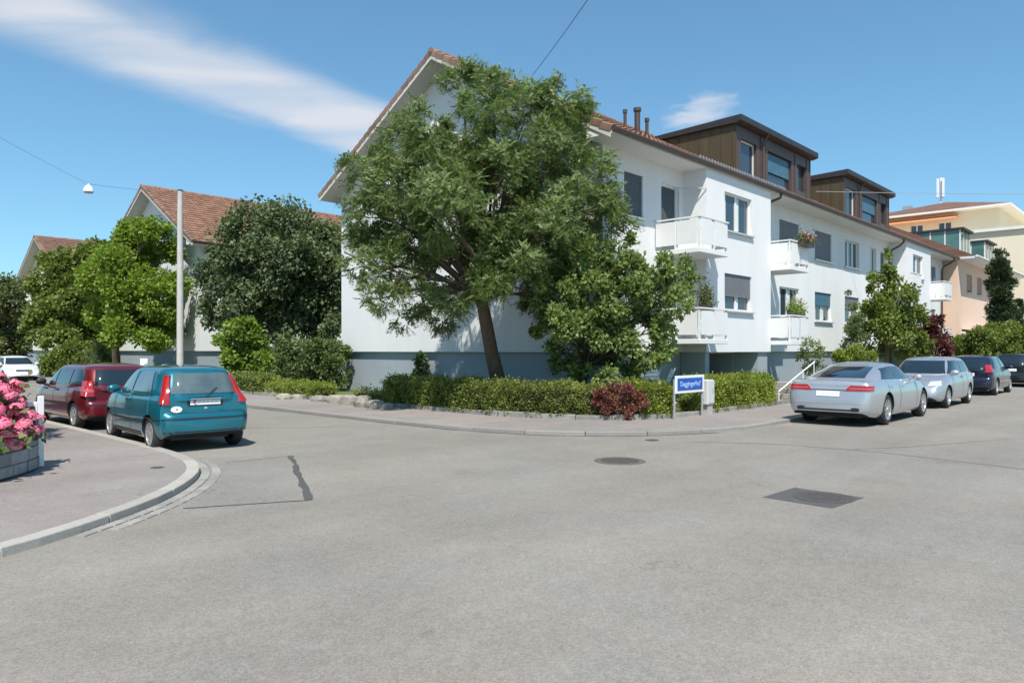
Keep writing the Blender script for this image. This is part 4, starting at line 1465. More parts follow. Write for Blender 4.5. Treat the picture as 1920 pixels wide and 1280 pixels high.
def hedge(name, label, path, wid, z0, z1, n, mt, leaf=(.055, .035), core=True, group=None, rough=.06, cat='hedge'):
    """Clipped hedge along a path: twiggy core with leaves over top and sides."""
    path = resample(path, .25)
    Lp, Rp = offset(path, wid / 2), offset(path, -wid / 2)
    base = sum(path, Vector((0, 0, 0))) / len(path); base.z = z0
    T = thing(name, label, cat, base, group=group)
    cm = MB()
    iL, iR = offset(path, wid / 2 - .07), offset(path, -wid / 2 + .07)
    for i in range(len(path) - 1):
        a_, b_, c_, d_ = iL[i], iR[i], iR[i + 1], iL[i + 1]
        zt_ = z1 - .07
        cm.poly([(a_.x, a_.y, zt_), (b_.x, b_.y, zt_), (c_.x, c_.y, zt_), (d_.x, d_.y, zt_)])
        cm.poly([(a_.x, a_.y, z0), (a_.x, a_.y, zt_), (d_.x, d_.y, zt_), (d_.x, d_.y, z0)])
        cm.poly([(b_.x, b_.y, z0), (b_.x, b_.y, zt_), (c_.x, c_.y, zt_), (c_.x, c_.y, z0)])
    for e in (0, -1):
        cm.poly([(iL[e].x, iL[e].y, z0), (iR[e].x, iR[e].y, z0), (iR[e].x, iR[e].y, z1 - .07), (iL[e].x, iL[e].y, z1 - .07)])
    cm.build('twigs', M['twig_core'], T, recalc=False)
    pa = np.array([(p.x, p.y) for p in path]); tg = np.gradient(pa, axis=0); tg = unit(tg)
    nr = np.stack([-tg[:, 1], tg[:, 0]], 1)
    seg = rng.uniform(0, len(pa) - 1, n); i0 = np.minimum(seg.astype(int), len(pa) - 2); fr = (seg - i0)[:, None]
    c = pa[i0] * (1 - fr) + pa[i0 + 1] * fr
    nn = nr[i0]
    hgt = z1 - z0
    per = 2 * hgt + wid
    s_ = rng.uniform(0, per, n)
    lat = np.where(s_ < hgt, -wid / 2, np.where(s_ < hgt + wid, s_ - hgt - wid / 2, wid / 2))
    z = np.where(s_ < hgt, z0 + s_, np.where(s_ < hgt + wid, z1, z0 + (per - s_)))
    out = np.zeros((n, 3))
    top = (s_ >= hgt) & (s_ < hgt + wid)
    out[:, :2] = np.where(top[:, None], 0, np.sign(lat)[:, None] * nn)
    out[top, 2] = 1
    wob = .05 * np.sin(seg * 1.3 + 1) + .04 * np.sin(seg * 3.1 + z * 9) + .03 * np.sin(seg * 7.3 - z * 13)
    dep = rng.normal(0, rough, n) * .8 - .02 + wob * .8
    pos = np.empty((n, 3)); pos[:, :2] = c + nn * lat[:, None]; pos[:, 2] = z
    # round the shoulders a little
    pos[:, 2] -= np.where(top, 0, 0)
    pos += out * dep[:, None]
    ends = rng.random(n) < min(.12, wid / (2 * len(pa) * .25 + wid))
    k = np.where(ends)[0]
    for idx, e in ((k[::2], 0), (k[1::2], -1)):
        m_ = len(idx)
        lt = rng.uniform(-wid / 2, wid / 2, m_)
        pos[idx, :2] = pa[e] + nr[e] * lt[:, None] + tg[e] * (rng.normal(0, rough, m_) * .6)[:, None]
        pos[idx, 2] = rng.uniform(z0, z1, m_)
        out[idx] = 0; out[idx, :2] = tg[e] * (-1 if e == 0 else 1)
    ax = unit(out * .7 + rng.normal(size=(n, 3)) * .6 + np.array([0, 0, .25]))
    sc_ = rng.uniform(.7, 1.35, n)
    me = leaves_mesh('foliage', pos - np.array(base), ax, sc_ * leaf[0], sc_ * leaf[1], mt)
    link('foliage', me, T)
    return T


hedge('box_hedge', 'long low clipped green hedge along the pavement in front of the gable', [(-2.85, 5.4), (-2.87, 3.5), (-2.86, 1.4), (-2.72, .2), (-2.4, -.7), (-2.0, -1.35), (-1.5, -1.85)], .76, .13, .82, 40000, M['leaf_hedge'], (.055, .036), rough=.07)
hedge('yellow_hedge', 'short yellow-green hedge section just left of the blue sign', [(-1.48, -1.87), (-1.1, -2.08), (-.55, -2.2)], .74, .13, .82, 7500, M['leaf_hedge_lime'], (.055, .036), rough=.085)
rb = [(1128, 738, 15), (1150, 732, 17), (1175, 735, 17), (1198, 742, 14), (1135, 760, 17), (1160, 758, 19), (1185, 762, 17), (1150, 775, 12), (1175, 776, 12), (1120, 752, 11), (1207, 757, 10)]
pb = at(1163, 780, 16.95); pb.z = .13
tree('barberry_shrub', 'rounded red-brown barberry bush growing out of the clipped hedge', pb, pxblobs(rb, 16.95, .12), 7500, M['leaf_red'], (.055, .034), .02, cat='shrub', droop=0)
hedge('corner_hedge', 'yellow-green clipped hedge right of the white utility cabinet', [(1.15, -2.2), (3, -2.2), (4.2, -2.2), (4.95, -2.18)], .85, .13, .86, 26000, M['leaf_hedge_lime'], (.055, .036), rough=.085)
hedge('low_hedge', 'low clipped hedge left of the stones, behind the teal car', [(-2.85, 18.5), (-2.85, 12.7)], .7, .13, .72, 10000, M['leaf_hedge'], (.075, .05))
hedge('ground_cover', 'low bright green ground-cover bed before the dark shrub', [(-2.8, 12.4), (-2.8, 9.2)], .8, .13, .5, 7500, M['leaf_hedge_lime'], rough=.08, cat='shrub')
hedge('ivy_bed', 'small patch of low greenery at the left end of the long hedge', [(-2.85, 7.2), (-2.85, 5.75)], .5, .13, .42, 1500, M['leaf_hedge'], rough=.08, cat='shrub')
hedge('boundary_hedge', 'tall garden hedge along the corner plot behind the hydrangeas', [(-13.75, 1.6), (-13.75, 6), (-13.75, 14)], .7, .1, 1.9, 12000, M['leaf_mid'], leaf=(.07, .045))
pb = at(1290, 770, 18.3); pb.z = .13
tree('sign_shrub', 'small round green bush seen between the posts of the blue sign', pb, pxblobs([(1290, 745, 14), (1280, 755, 13), (1302, 756, 13), (1290, 762, 12)], 18.3, .1), 1300, M['leaf_hedge'], (.06, .04), .02, cat='shrub', droop=0)

# edging rocks at the left end of the garden bed
for i, (u, v, w_, h_) in enumerate(((512, 736, .75, .34), (532, 743, .55, .2), (560, 742, .6, .16), (600, 747, .7, .2), (632, 750, .8, .26), (655, 753, .75, .3), (680, 757, .6, .34), (704, 760, .6, .24), (722, 760, .4, .16))):
    Y = 1.58 * FPX / (v + 2 - HOR)
    p = at(u, v, Y); p.z = .05
    mb = MB()
    n = 10
    for k, (rr_, zz) in enumerate(((1., -.02), (1.03, h_ * .45), (.9, h_ * .85), (.55, h_))):
        for j in range(n):
            t_ = 2 * math.pi * j / n
            e = rr_ * (1 + random.uniform(-.12, .12))
            c_, s2 = math.cos(t_), math.sin(t_)
            sx = abs(c_) ** .6 * math.copysign(1, c_); sy = abs(s2) ** .6 * math.copysign(1, s2)
            mb.v.append((p.x + sx * .2 * e, p.y + sy * w_ * .45 * e, p.z + zz + random.uniform(-.02, .02)))
    for k in range(3):
        for j in range(n): mb.f.append((k * n + j, k * n + (j + 1) % n, (k + 1) * n + (j + 1) % n, (k + 1) * n + j))
    mb.f.append(tuple(range(3 * n, 4 * n))); mb.mi = [0] * len(mb.f)
    words = ['pale blocky rock nearest the low hedge', 'second rock of the garden edging, low and grey', 'third edging rock, small and flat', 'fourth edging rock before the ground cover',
             'fifth edging rock, long and low', 'sixth edging rock, below the dark shrub', 'seventh edging rock, tall and pale', 'eighth edging rock near the long hedge', 'last small edging rock at the end of the long hedge'][i]
    solo(mb, 'rock', M['stone_pale'], words, 'rock', 'rocks edging the garden bed', bevel=.02)


# ------------------------------------------------------------------ corner planter with hydrangeas
pl_path = resample([(-13.22, -.12), (-13.3, -.38), (-13.5, -.7), (-13.87, -1.1), (-14.6, -1.75), (-15.6, -2.4), (-17.2, -3.1)], .11)
PL = thing('stone_planter', 'curved grey stone-block planter wall at the pavement corner', 'planter', (-13.9, -1.0, .1))
lens_ = [0]
for a_, b_ in zip(pl_path, pl_path[1:]): lens_.append(lens_[-1] + (b_ - a_).length)


def on_path(s_):
    s_ = max(0, min(lens_[-1] - .001, s_))
    for i in range(len(lens_) - 1):
        if lens_[i + 1] >= s_:
            t_ = (s_ - lens_[i]) / (lens_[i + 1] - lens_[i])
            p = pl_path[i].lerp(pl_path[i + 1], t_)
            d = (pl_path[min(i + 2, len(pl_path) - 1)] - pl_path[max(i - 1, 0)]).normalized()
            return p, d


zc = .1
for row, hh in enumerate((.15, .17, .14)):
    s_ = -.0 if row % 2 else -.16
    while s_ < lens_[-1] - .1:
        l = random.uniform(.24, .5)
        a_, b_ = max(0, s_) + .008, min(lens_[-1], s_ + l) - .008
        if b_ - a_ > .05:
            mb = MB()
            pr = random.uniform(0, .025)
            pts = []
            k = 3
            for side_, dpt in ((0, pr), (1, -.2)):
                rowp = []
                for q in range(k + 1):
                    p, d = on_path(a_ + (b_ - a_) * q / k)
                    nr_ = Vector((d.y, -d.x, 0)) * -1     # towards the footway
                    rowp.append(p + nr_ * dpt)
                pts.append(rowp)
            poly = pts[0] + pts[1][::-1]
            mb.prism([(p.x, p.y, zc + .006) for p in poly], (0, 0, hh - .012))
            mb.build('stone', M['stone_wall'], PL, bevel=.014)
        s_ += l
    zc += hh
mm = MB()
o1 = [on_path(q)[0] + Vector((on_path(q)[1].y, -on_path(q)[1].x, 0)) * .02 for q in np.linspace(0, lens_[-1], 24)]
o2 = [on_path(q)[0] + Vector((on_path(q)[1].y, -on_path(q)[1].x, 0)) * .17 for q in np.linspace(0, lens_[-1], 24)]
mm.prism([(p.x, p.y, .1) for p in o1 + o2[::-1]], (0, 0, .445))
mm.build('mortar', M['mortar'], PL)
# end wall and soil
for row, hh in enumerate((.15, .17, .14)):
    z_ = .1 + sum((.15, .17, .14)[:row])
    x = -13.44
    while x > -15.4:
        l = random.uniform(.28, .5)
        g = MB(); g.box(x - l + .01, x - .01, -.14 + random.uniform(0, .02), .03, z_ + .006, z_ + hh - .006); g.build('stone', M['stone_wall'], PL, bevel=.014)
        x -= l
so_ = MB()
inn = [on_path(q)[0] + Vector((on_path(q)[1].y, -on_path(q)[1].x, 0)) * .18 for q in np.linspace(0, lens_[-1], 24)]
so_.poly([(p.x, p.y, .5) for p in inn] + [(-17.2, -.14, .5)])
so_.build('soil', M['soil'], PL, recalc=False)
HY = thing('hydrangea_bush', 'hydrangea bush full of pink flower heads in the stone planter', 'shrub', (-14.0, -.6, .5))
lp, heads = [], []
hp = []
for k in range(2600):
    s_ = random.uniform(.0, lens_[-1] * .85)
    p, d = on_path(s_)
    inw = Vector((d.y, -d.x, 0))
    q = p + inw * random.uniform(-.06, .75)
    q.y = min(q.y, -.02)
    edge = min(1, (q - p).length / .35)
    zmax = .62 + .72 * edge ** .6
    z_ = random.uniform(.5, zmax) if random.random() < .55 else zmax * random.uniform(.88, 1.02)
    c = Vector((q.x, q.y, z_))
    if all((c - o).length > .10 for o in hp): hp.append(c)
hp = hp[:290]
pet = []
for kk in range(3):
    n = 220
    d = unit(rng.normal(size=(n, 3))); d[:, 2] = np.abs(d[:, 2]) * .9 + d[:, 2] * .1
    p = d * rng.uniform(.8, 1.05, (n, 1)) * np.array([.105, .105, .085])
    t1 = unit(np.cross(d, rng.normal(size=(n, 3)))); t2 = np.cross(d, t1)
    s_ = .018
    v = np.stack([p + t1 * s_, p + t2 * s_ + d * .006, p - t1 * s_, p - t2 * s_ + d * .006], 1).reshape(-1, 3)
    pet.append(raw_quads('flower_head', v, M['petal']))
for i, c in enumerate(hp):
    o = link('flower_head', pet[i % 3], HY)
    o.location = c - OFF[HY.name]
    s_ = random.uniform(.75, 1.3)
    o.scale = (s_, s_, s_)
    o.rotation_euler = (random.uniform(-.5, .5), random.uniform(-.5, .5), random.uniform(0, 6))
n = 1500
cc = np.array([tuple(c) for c in hp])[rng.integers(0, len(hp), n)] + rng.normal(0, .1, (n, 3)) - np.array([0, 0, .1])
cc[:, 2] = np.maximum(cc[:, 2], .5)
ax = unit(rng.normal(size=(n, 3)) + np.array([0, 0, .2]))
link('leaves', leaves_mesh('leaves', cc - np.array(OFF[HY.name]), ax, rng.uniform(.08, .14, n), rng.uniform(.06, .09, n), M['leaf_deep']), HY)
sm_ = MB()
for c in hp[::3]:
    sm_.tube([(c.x, c.y, .48), (c.x, c.y, c.z)], .008, 5)
sm_.build('stems', M['bark_dark'], HY)

# white post with a letter box by the planter
px = at(76, 885, 10.05)
PO = thing('gate_post', 'white metal gate post with letter box at the end of the stone planter', 'post', (px.x, px.y, .09))
g = MB(); g.box(px.x - .035, px.x + .035, px.y - .035, px.y + .035, .09, 1.06); g.build('post', M['metal_white'], PO, bevel=.006)
g = MB(); g.box(px.x - .34, px.x - .037, px.y - .02, px.y + .02, .62, .98); g.build('letter_box', M['metal_white'], PO, bevel=.01)
g = MB(); g.box(px.x - .31, px.x - .07, px.y - .028, px.y - .021, .88, .92); g.build('slot', M['print_dark'], PO)
g = MB(); g.box(px.x - .34, px.x - .30, px.y - .02, px.y + .02, .09, .62); g.build('leg', M['metal_white'], PO)

# ------------------------------------------------------------------ street furniture
# blue street-name sign
SG = thing('street_sign', 'blue street name sign with white frame on two posts by the hedge', 'street sign', (-.35, -2.8, .075))
x0, x1, ys = -1.0, .31, -2.8
for x in (x0, x1):
    g = MB(); g.tube([(x, ys, .02), (x, ys, 1.0)], .03, 12); g.build('post', M['metal_grey'], SG, smooth=True)
g = MB(); g.box(x0 - .03, x1 + .03, ys - .045, ys - .03, .66, 1.08); g.build('panel_frame', M['metal_white'], SG, bevel=.008)
g = MB(); g.box(x0 + .07, x1 - .07, ys - .052, ys - .047, .73, 1.02); g.build('panel', M['sign_blue'], SG)
cu = bpy.data.curves.new('lettering', 'FONT'); cu.body = 'Duggingerhof'; cu.size = .2; cu.extrude = .002; cu.align_x = 'CENTER'; cu.align_y = 'CENTER'
tmp = bpy.data.objects.new('tmp_text', cu); COL.objects.link(tmp)
dg = bpy.context.evaluated_depsgraph_get(); dg.update()
me = bpy.data.meshes.new_from_object(tmp.evaluated_get(dg)); me.name = 'lettering'
bpy.data.objects.remove(tmp)
me.materials.clear(); me.materials.append(M['sign_text'])
lt = link('lettering', me, SG)
lt.location = Vector(((x0 + x1) / 2, ys - .0545, .875)) - OFF[SG.name]
lt.rotation_euler = (R(90), 0, 0)
wd_ = lt.dimensions.x or 1
s_ = .94 / max(.3, max(v.co.x for v in me.vertices) - min(v.co.x for v in me.vertices))
lt.scale = (s_, s_, 1)

# utility cabinet
cp = at(1326, 777, 18.35)
CB = thing('utility_cabinet', 'small pale grey utility cabinet beside the blue sign', 'utility cabinet', (cp.x, cp.y, .075))
g = MB(); g.box(cp.x - .17, cp.x + .17, cp.y - .11, cp.y + .11, .32, .94); g.build('box', M['cabinet'], CB, bevel=.02)
g = MB(); g.box(cp.x - .1, cp.x + .14, cp.y - .08, cp.y + .09, .02, .32); g.build('pedestal', M['concrete'], CB, bevel=.01)
g = MB(); g.box(cp.x - .15, cp.x + .15, cp.y - .118, cp.y - .112, .36, .9); g.build('door', M['cabinet'], CB)
g = MB(); g.box(cp.x + .03, cp.x + .11, cp.y - .124, cp.y - .119, .62, .74); g.build('lock_plate', M['sill_grey'], CB)

# concrete lamp pole, span wire, hanging lamp
pp = V3(-3.05, 20.15)
LPo = thing('lamp_pole', 'tall tapering concrete pole standing behind the teal car', 'pole', (pp.x, pp.y, .07))
g = MB(); g.tube([(pp.x, pp.y, .0), (pp.x, pp.y, 4.3), (pp.x, pp.y, 8.5)], [.15, .135, .11], 16); g.build('shaft', M['pole_concrete'], LPo, smooth=True)
g = MB(); g.lathe([(.115, 8.502), (.125, 8.55), (.0, 8.6)], (pp.x, pp.y, 0), 14); g.build('cap', M['iron'], LPo, smooth=True)


def sagged(p, q, sag, n=16):
    p, q = Vector(p), Vector(q)
    return [p.lerp(q, t_) - Vector((0, 0, sag * 4 * t_ * (1 - t_))) for t_ in np.linspace(0, 1, n)]


lampP = at(166, 345, 28.2)
endW = at(-140, 175, 25.2)
g = MB(); g.tube([(pp.x, pp.y, 8.42)] + sagged((pp.x, pp.y - .1, 8.42), lampP, .04)[1:-1] + sagged(lampP, endW, .1), .0065, 5)
solo(g, 'span_wire', M['wire'], 'thin wire over the side street that carries the lamp', 'wire', base=(pp.x, pp.y, 8.42))
LA = thing('hanging_lamp', 'white bell-shaped street lamp hanging from the wire over the side street', 'street lamp', (lampP.x, lampP.y, lampP.z - .5))
g = MB(); g.lathe([(.03, 0), (.045, -.05), (.1, -.08), (.16, -.17), (.19, -.3), (.18, -.31)], (lampP.x, lampP.y, lampP.z), 20); g.build('hood', M['metal_white'], LA, smooth=True)
g = MB(); g.lathe([(.165, -.312), (.15, -.35), (.0, -.375)], (lampP.x, lampP.y, lampP.z), 20); g.build('glass', M['sill_grey'], LA, smooth=True)
w0, w1 = at(990, 152, 22.3), at(1135, -48, 14.2)
g = MB(); g.tube(sagged(w0, w1, .05) + [at(2600, -300, 16)], .009, 5)
solo(g, 'overhead_wire', M['wire'], 'dark wire rising from the roof of the nearest block to the sky', 'wire', base=w0)
w0, w1 = at(1530, 359, 31.8), at(2000, 364, 31)
g = MB(); g.tube(sagged(w0, w1, .03), .012, 5)
solo(g, 'street_wire', M['metal_grey'], 'thin pale wire crossing before the second brown dormer', 'wire', base=w0)

# steps and handrail by the entrance
ST = thing('garden_steps', 'pale stone steps with a handrail beside the clipped hedge', 'steps', (6.2, -2.25, .08))
for k in range(4):
    g = MB(); g.box(5.3 + k * .42, 7.15, -2.6, -1.7, .03 if k == 0 else .03 + k * .16, .19 + k * .16 - .004); g.build('step', M['stone_pale'], ST, bevel=.012)
g = MB(); g.tube([(5.22, -2.63, .08), (5.22, -2.63, .45), (6.6, -2.63, .88), (8.0, -2.63, 1.3)], .02, 8); g.build('handrail', M['metal_white'], ST, smooth=True)
for x, z in ((6.15, .74), (7.05, 1.0), (7.95, 1.28)):
    g = MB(); g.tube([(x, -2.63, .1), (x, -2.63, z)], .013, 8); g.build('rail_post', M['metal_white'], ST)


# white folding garden chairs behind the hedge
def chair(x, y, rz, label):
    T = thing('garden_chair', label, 'chair', (x, y, .15), rz, 'white garden chairs behind the hedge')
    OFF[T.name] = Vector((0, 0, 0))
    for sx in (-.24, .24):
        g = MB(); g.tube([(sx, -.28, 0), (sx, .0, .45), (sx, .26, 1.02)], .018, 8); g.build('back_leg', M['metal_white'], T)
        g = MB(); g.tube([(sx, .3, 0), (sx, -.02, .45), (sx, -.22, .46)], .018, 8); g.build('front_leg', M['metal_white'], T)
    g = MB(); g.box(-.25, .25, -.24, .14, .45, .475); g.build('seat', M['metal_white'], T, bevel=.008)
    for k in range(4):
        z = .58 + k * .115
        g = MB(); g.bar((-.24, .06 + k * .053, z), (.24, .06 + k * .053, z), .018, .075); g.build('slat', M['metal_white'], T)


chair(1.05, -.75, R(160), 'white garden chair nearer the bushy corner tree')
chair(1.75, -.85, R(200), 'white garden chair nearer the blue sign')
# small notice boards before the middle block
for i, (u, v, Y, w_, h_, lb) in enumerate(((270, 680, 33, .34, .4, 'small white notice board seen over the roof of the teal car'), (312, 686, 33, .42, .14, 'narrow white board just left of the lamp pole'))):
    p = at(u, v, Y)
    T = thing('notice_board', lb, 'notice board', (p.x, p.y, .1))
    g = MB(); g.box(p.x - .02, p.x + .02, p.y - .02, p.y + .02, .1, p.z - h_ / 2); g.build('post', M['metal_grey'], T)
    g = MB(); g.bar((p.x - RGT.x * w_ / 2, p.y - RGT.y * w_ / 2, p.z), (p.x + RGT.x * w_ / 2, p.y + RGT.y * w_ / 2, p.z), .03, h_); g.build('board', M['metal_white'], T)


# balcony planting
def flowers(name, label, x0, x1, y, z, mt, nf=60, tall=.3):
    T = thing(name, label, 'flower box', ((x0 + x1) / 2, y, z))
    g = MB(); g.box(x0, x1, y - .1, y + .1, z, z + .17); g.build('trough', M['gutter_brown'], T, bevel=.01)
    n = 700
    p = np.stack([rng.uniform(x0, x1, n), y + rng.normal(0, .1, n), z + .12 + np.abs(rng.normal(0, tall * .55, n))], 1)
    link('foliage', leaves_mesh('foliage', p - np.array(OFF[T.name]), unit(rng.normal(size=(n, 3)) + np.array([0, 0, .6])), rng.uniform(.06, .12, n), rng.uniform(.03, .06, n), mt), T)
    n = nf
    p = np.stack([rng.uniform(x0, x1, n), y + rng.normal(-.05, .1, n), z + .2 + np.abs(rng.normal(0, tall * .5, n))], 1)
    d = unit(rng.normal(size=(n, 3)))
    t1 = unit(np.cross(d, rng.normal(size=(n, 3)))); t2 = np.cross(d, t1)
    v = np.stack([p + t1 * .035, p + t2 * .035, p - t1 * .035, p - t2 * .035], 1).reshape(-1, 3) - np.array(OFF[T.name])
    link('blossoms', raw_quads('blossoms', v, M['petal']), T)


flowers('flower_box', 'flower trough hanging on the upper balcony right of the bay', 9.4, 10.4, -1.62, 5.33, M['leaf_olive'])
flowers('balcony_plants', 'plants along the rail of the lower balcony right of the bay', 9.2, 10.4, -1.3, 2.85, M['leaf_bright'], 20, .4)
flowers('balcony_shrub', 'leafy pot plants on the lower balcony left of the bay', 3.2, 3.7, -1.2, 2.85, M['leaf_olive'], 6, .6)


# ------------------------------------------------------------------ cars
def interp(tab, x):
    xs = [q[0] for q in tab]; ys = [q[1] for q in tab]
    return float(np.interp(x, xs, ys))


def car(name, label, cx_, cy_, heading, S, group=None):
    L_, W_, Hh = S['L'], S['W'], S['H']
    wr = S['wr']
    xa_f = L_ / 2 - S['fo']; xa_r = xa_f - S['wb']
    T = thing(name, label, 'car', (cx_, cy_, 0), heading, group)
    OFF[T.name] = Vector((0, 0, 0))
    paint = S['paint']
    hw0 = W_ / 2
    zsill = S.get('sill', .2)
    top = S['top']
    planw = [(-L_ / 2, .74), (-L_ / 2 + .035, .85), (-L_ / 2 + .1, .925), (-L_ / 2 + .25, .97), (-L_ / 2 + .6, .99), (xa_r, 1), (0, 1), (xa_f, .99), (L_ / 2 - .55, .965), (L_ / 2 - .25, .9), (L_ / 2 - .1, .82), (L_ / 2 - .035, .72), (L_ / 2, .58)]
    xs = set(np.linspace(-L_ / 2, L_ / 2, 40).tolist()) | {q[0] for q in top} | {q[0] for q in planw}
    ra = wr * 1.17
    for xa in (xa_f, xa_r):
        xs |= set((xa + ra * np.sin(np.linspace(-math.pi / 2, math.pi / 2, 17))).tolist())
        xs |= {xa - ra - .004, xa + ra + .004}
    xs = sorted(x for x in xs if -L_ / 2 <= x <= L_ / 2)
    prof = [(0, .9), (.08, .955), (.2, .985), (.42, 1.0), (.62, 1.0), (.8, .98), (.93, .945), (1, .905)]
    fr = [0, .04, .1, .18, .28, .4, .52, .64, .76, .86, .94, 1.0]
    b = MB()
    rings = []
    for x in xs:
        hw = hw0 * interp(planw, x)
        zt_ = interp(top, x)
        endb = interp([(-L_ / 2, .12), (-L_ / 2 + .2, .03), (-L_ / 2 + .5, 0), (L_ / 2 - .5, 0), (L_ / 2 - .2, .03), (L_ / 2, .14)], x)
        zb = zsill + endb
        za = zb
        for xa in (xa_f, xa_r):
            if abs(x - xa) < ra: za = max(za, wr + math.sqrt(max(0, ra * ra - (x - xa) ** 2)))
        za = min(za, zt_ - .03)
        half = []
        for f in fr:
            z = zb + (zt_ - zb) * f
            y = hw * interp(prof, f)
            if z < za:
                z = za; y = hw * interp(prof, (za - zb) / max(.01, zt_ - zb))
            half.append((y, z))
        half.append((hw * .80, zt_ + .014)); half.append((hw * .45, zt_ + .03)); half.append((0, zt_ + .036))
        under = [(half[0][0] * .5, za), ]
        ring = [(x, 0, za)] + [(x, -under[0][0], za)] + [(x, -y, z) for y, z in half] + [(x, y, z) for y, z in half[:-1][::-1]] + [(x, under[0][0], za)]
        rings.append(ring)
    n = len(rings[0])
    for i, rg in enumerate(rings):
        b.v += rg
    for i in range(len(rings) - 1):
        for k in range(n):
            k2 = (k + 1) % n
            und = k in (0, 1, n - 1, n - 2)
            b.f.append((i * n + k, i * n + k2, (i + 1) * n + k2, (i + 1) * n + k)); b.mi.append(1 if und else 0)
    b.f.append(tuple(range(n))); b.mi.append(0)
    b.f.append(tuple(range((len(rings) - 1) * n, len(rings) * n))); b.mi.append(0)
    # cabin
    c = MB()
    G = S['cab']
    nn = 56
    ts = [-.1, 0, .2, .4, .6, .8, .92, 1.0]
    rg2 = []
    for t_ in ts:
        tt = max(0, t_)
        xf = G['xf0'] + (G['xf1'] - G['xf0']) * tt + G.get('bf', .06) * 4 * tt * (1 - tt)
        xr = G['xr0'] + (G['xr1'] - G['xr0']) * tt - G.get('br', .04) * 4 * tt * (1 - tt)
        w = G['wb'] + (G['wr'] - G['wb']) * tt ** 1.25
        if t_ >= .92: w *= (.985 if t_ < 1 else .95)
        zf = G['zf'] + (G['zt'] - G['zf']) * t_; zr = G['zr'] + (G['zt'] - G['zr']) * t_
        if t_ == 1.0: xf -= .04; xr += .04
        rg = []
        for k in range(nn):
            a_ = 2 * math.pi * (k + .5) / nn
            ca, sa = math.cos(a_), math.sin(a_)
            ex = 2 / 5.5
            qx = math.copysign(abs(ca) ** ex, ca); qy = math.copysign(abs(sa) ** ex, sa)
            x = (xf + xr) / 2 + (xf - xr) / 2 * qx
            # pull the middle of screens outwards
            x += (.05 if ca > 0 else -.05) * (1 - abs(qy) ** 2) * (abs(qx) > .98)
            fx = (x - xr) / max(.1, xf - xr)
            rg.append((x, w * qy * (1 - .10 * max(0, abs(fx - .45) - .25)), zr + (zf - zr) * fx))
        rg2.append(rg)
    tm = rg2[-1]
    cxm = sum(p[0] for p in tm) / nn
    for s2, up2 in ((.88, .022), (.6, .05), (.3, .064)):
        rg2.append([(cxm + (p[0] - cxm) * s2, p[1] * s2, p[2] + up2) for p in tm])
    for rg in rg2: c.v += rg
    for i in range(len(rg2) - 1):
        for k in range(nn):
            k2 = (k + 1) % nn
            c.f.append((i * nn + k, i * nn + k2, (i + 1) * nn + k2, (i + 1) * nn + k)); c.mi.append(0)
    c.f.append(tuple(range((len(rg2) - 1) * nn, len(rg2) * nn))); c.mi.append(0)
    bv = b.v + c.v
    bf = b.f + [tuple(len(b.v) + q for q in f) for f in c.f]
    bvh = BVHTree.FromPolygons([Vector(v) for v in bv], bf)
    bo = b.build('body', [paint, M['black_plastic']], T, smooth=True, sharp=32)
    co = c.build('cabin', S.get('roof', paint), T, smooth=True, sharp=45)

    def corner(part, quad, mt, off=.012, nu=10, nv=10):
        """Lamp wrapped round a rear corner; quad in (distance along the corner diagonal, height)."""
        for sg in (-1, 1):
            dr = Vector((1, -sg, 0)).normalized(); lat = Vector((1, sg, 0)).normalized()
            org = Vector((-L_ / 2, sg * hw0, 0))
            q = [Vector(p) for p in quad]
            D = np.zeros((nv + 1, nu + 1)); B = {}
            for j in range(nv + 1):
                for i in range(nu + 1):
                    s1, s2 = i / nu, j / nv
                    p = (q[0] * (1 - s1) + q[1] * s1) * (1 - s2) + (q[3] * (1 - s1) + q[2] * s1) * s2
                    o_ = org + lat * p.x + Vector((0, 0, p.y)) - dr * 5
                    hit = bvh.ray_cast(o_, dr)
                    D[j, i] = hit[3] if hit[0] is not None else np.nan
                    B[j, i] = o_
            D = np.where(np.isnan(D), np.nanmean(D), D)
            t_ = np.linspace(0, 1, nv + 1)[:, None]
            line = D[0:1] * (1 - t_) + D[-1:] * t_
            line = line + np.minimum(0, (D - line).min(axis=0, keepdims=True))
            D = np.minimum(D, line * .75 + D * .25) - off
            mb = MB()
            for j in range(nv + 1):
                for i in range(nu + 1): mb.v.append(tuple(B[j, i] + dr * D[j, i]))
            for j in range(nv):
                for i in range(nu):
                    k = j * (nu + 1) + i
                    mb.f.append((k, k + 1, k + nu + 2, k + nu + 1)); mb.mi.append(0)
            # closed rim back to the body
            m0 = len(mb.v)
            edge = [(0, i) for i in range(nu + 1)] + [(j, nu) for j in range(1, nv + 1)] + [(nv, i) for i in range(nu - 1, -1, -1)] + [(j, 0) for j in range(nv - 1, 0, -1)]
            for (j, i) in edge: mb.v.append(tuple(B[j, i] + dr * (D[j, i] + .05)))
            for e in range(len(edge)):
                e2 = (e + 1) % len(edge)
                a1_ = edge[e][0] * (nu + 1) + edge[e][1]; a2_ = edge[e2][0] * (nu + 1) + edge[e2][1]
                mb.f.append((a1_, a2_, m0 + e2, m0 + e)); mb.mi.append(0)
            mb.build(part, mt, T, smooth=True, recalc=False, sharp=50)

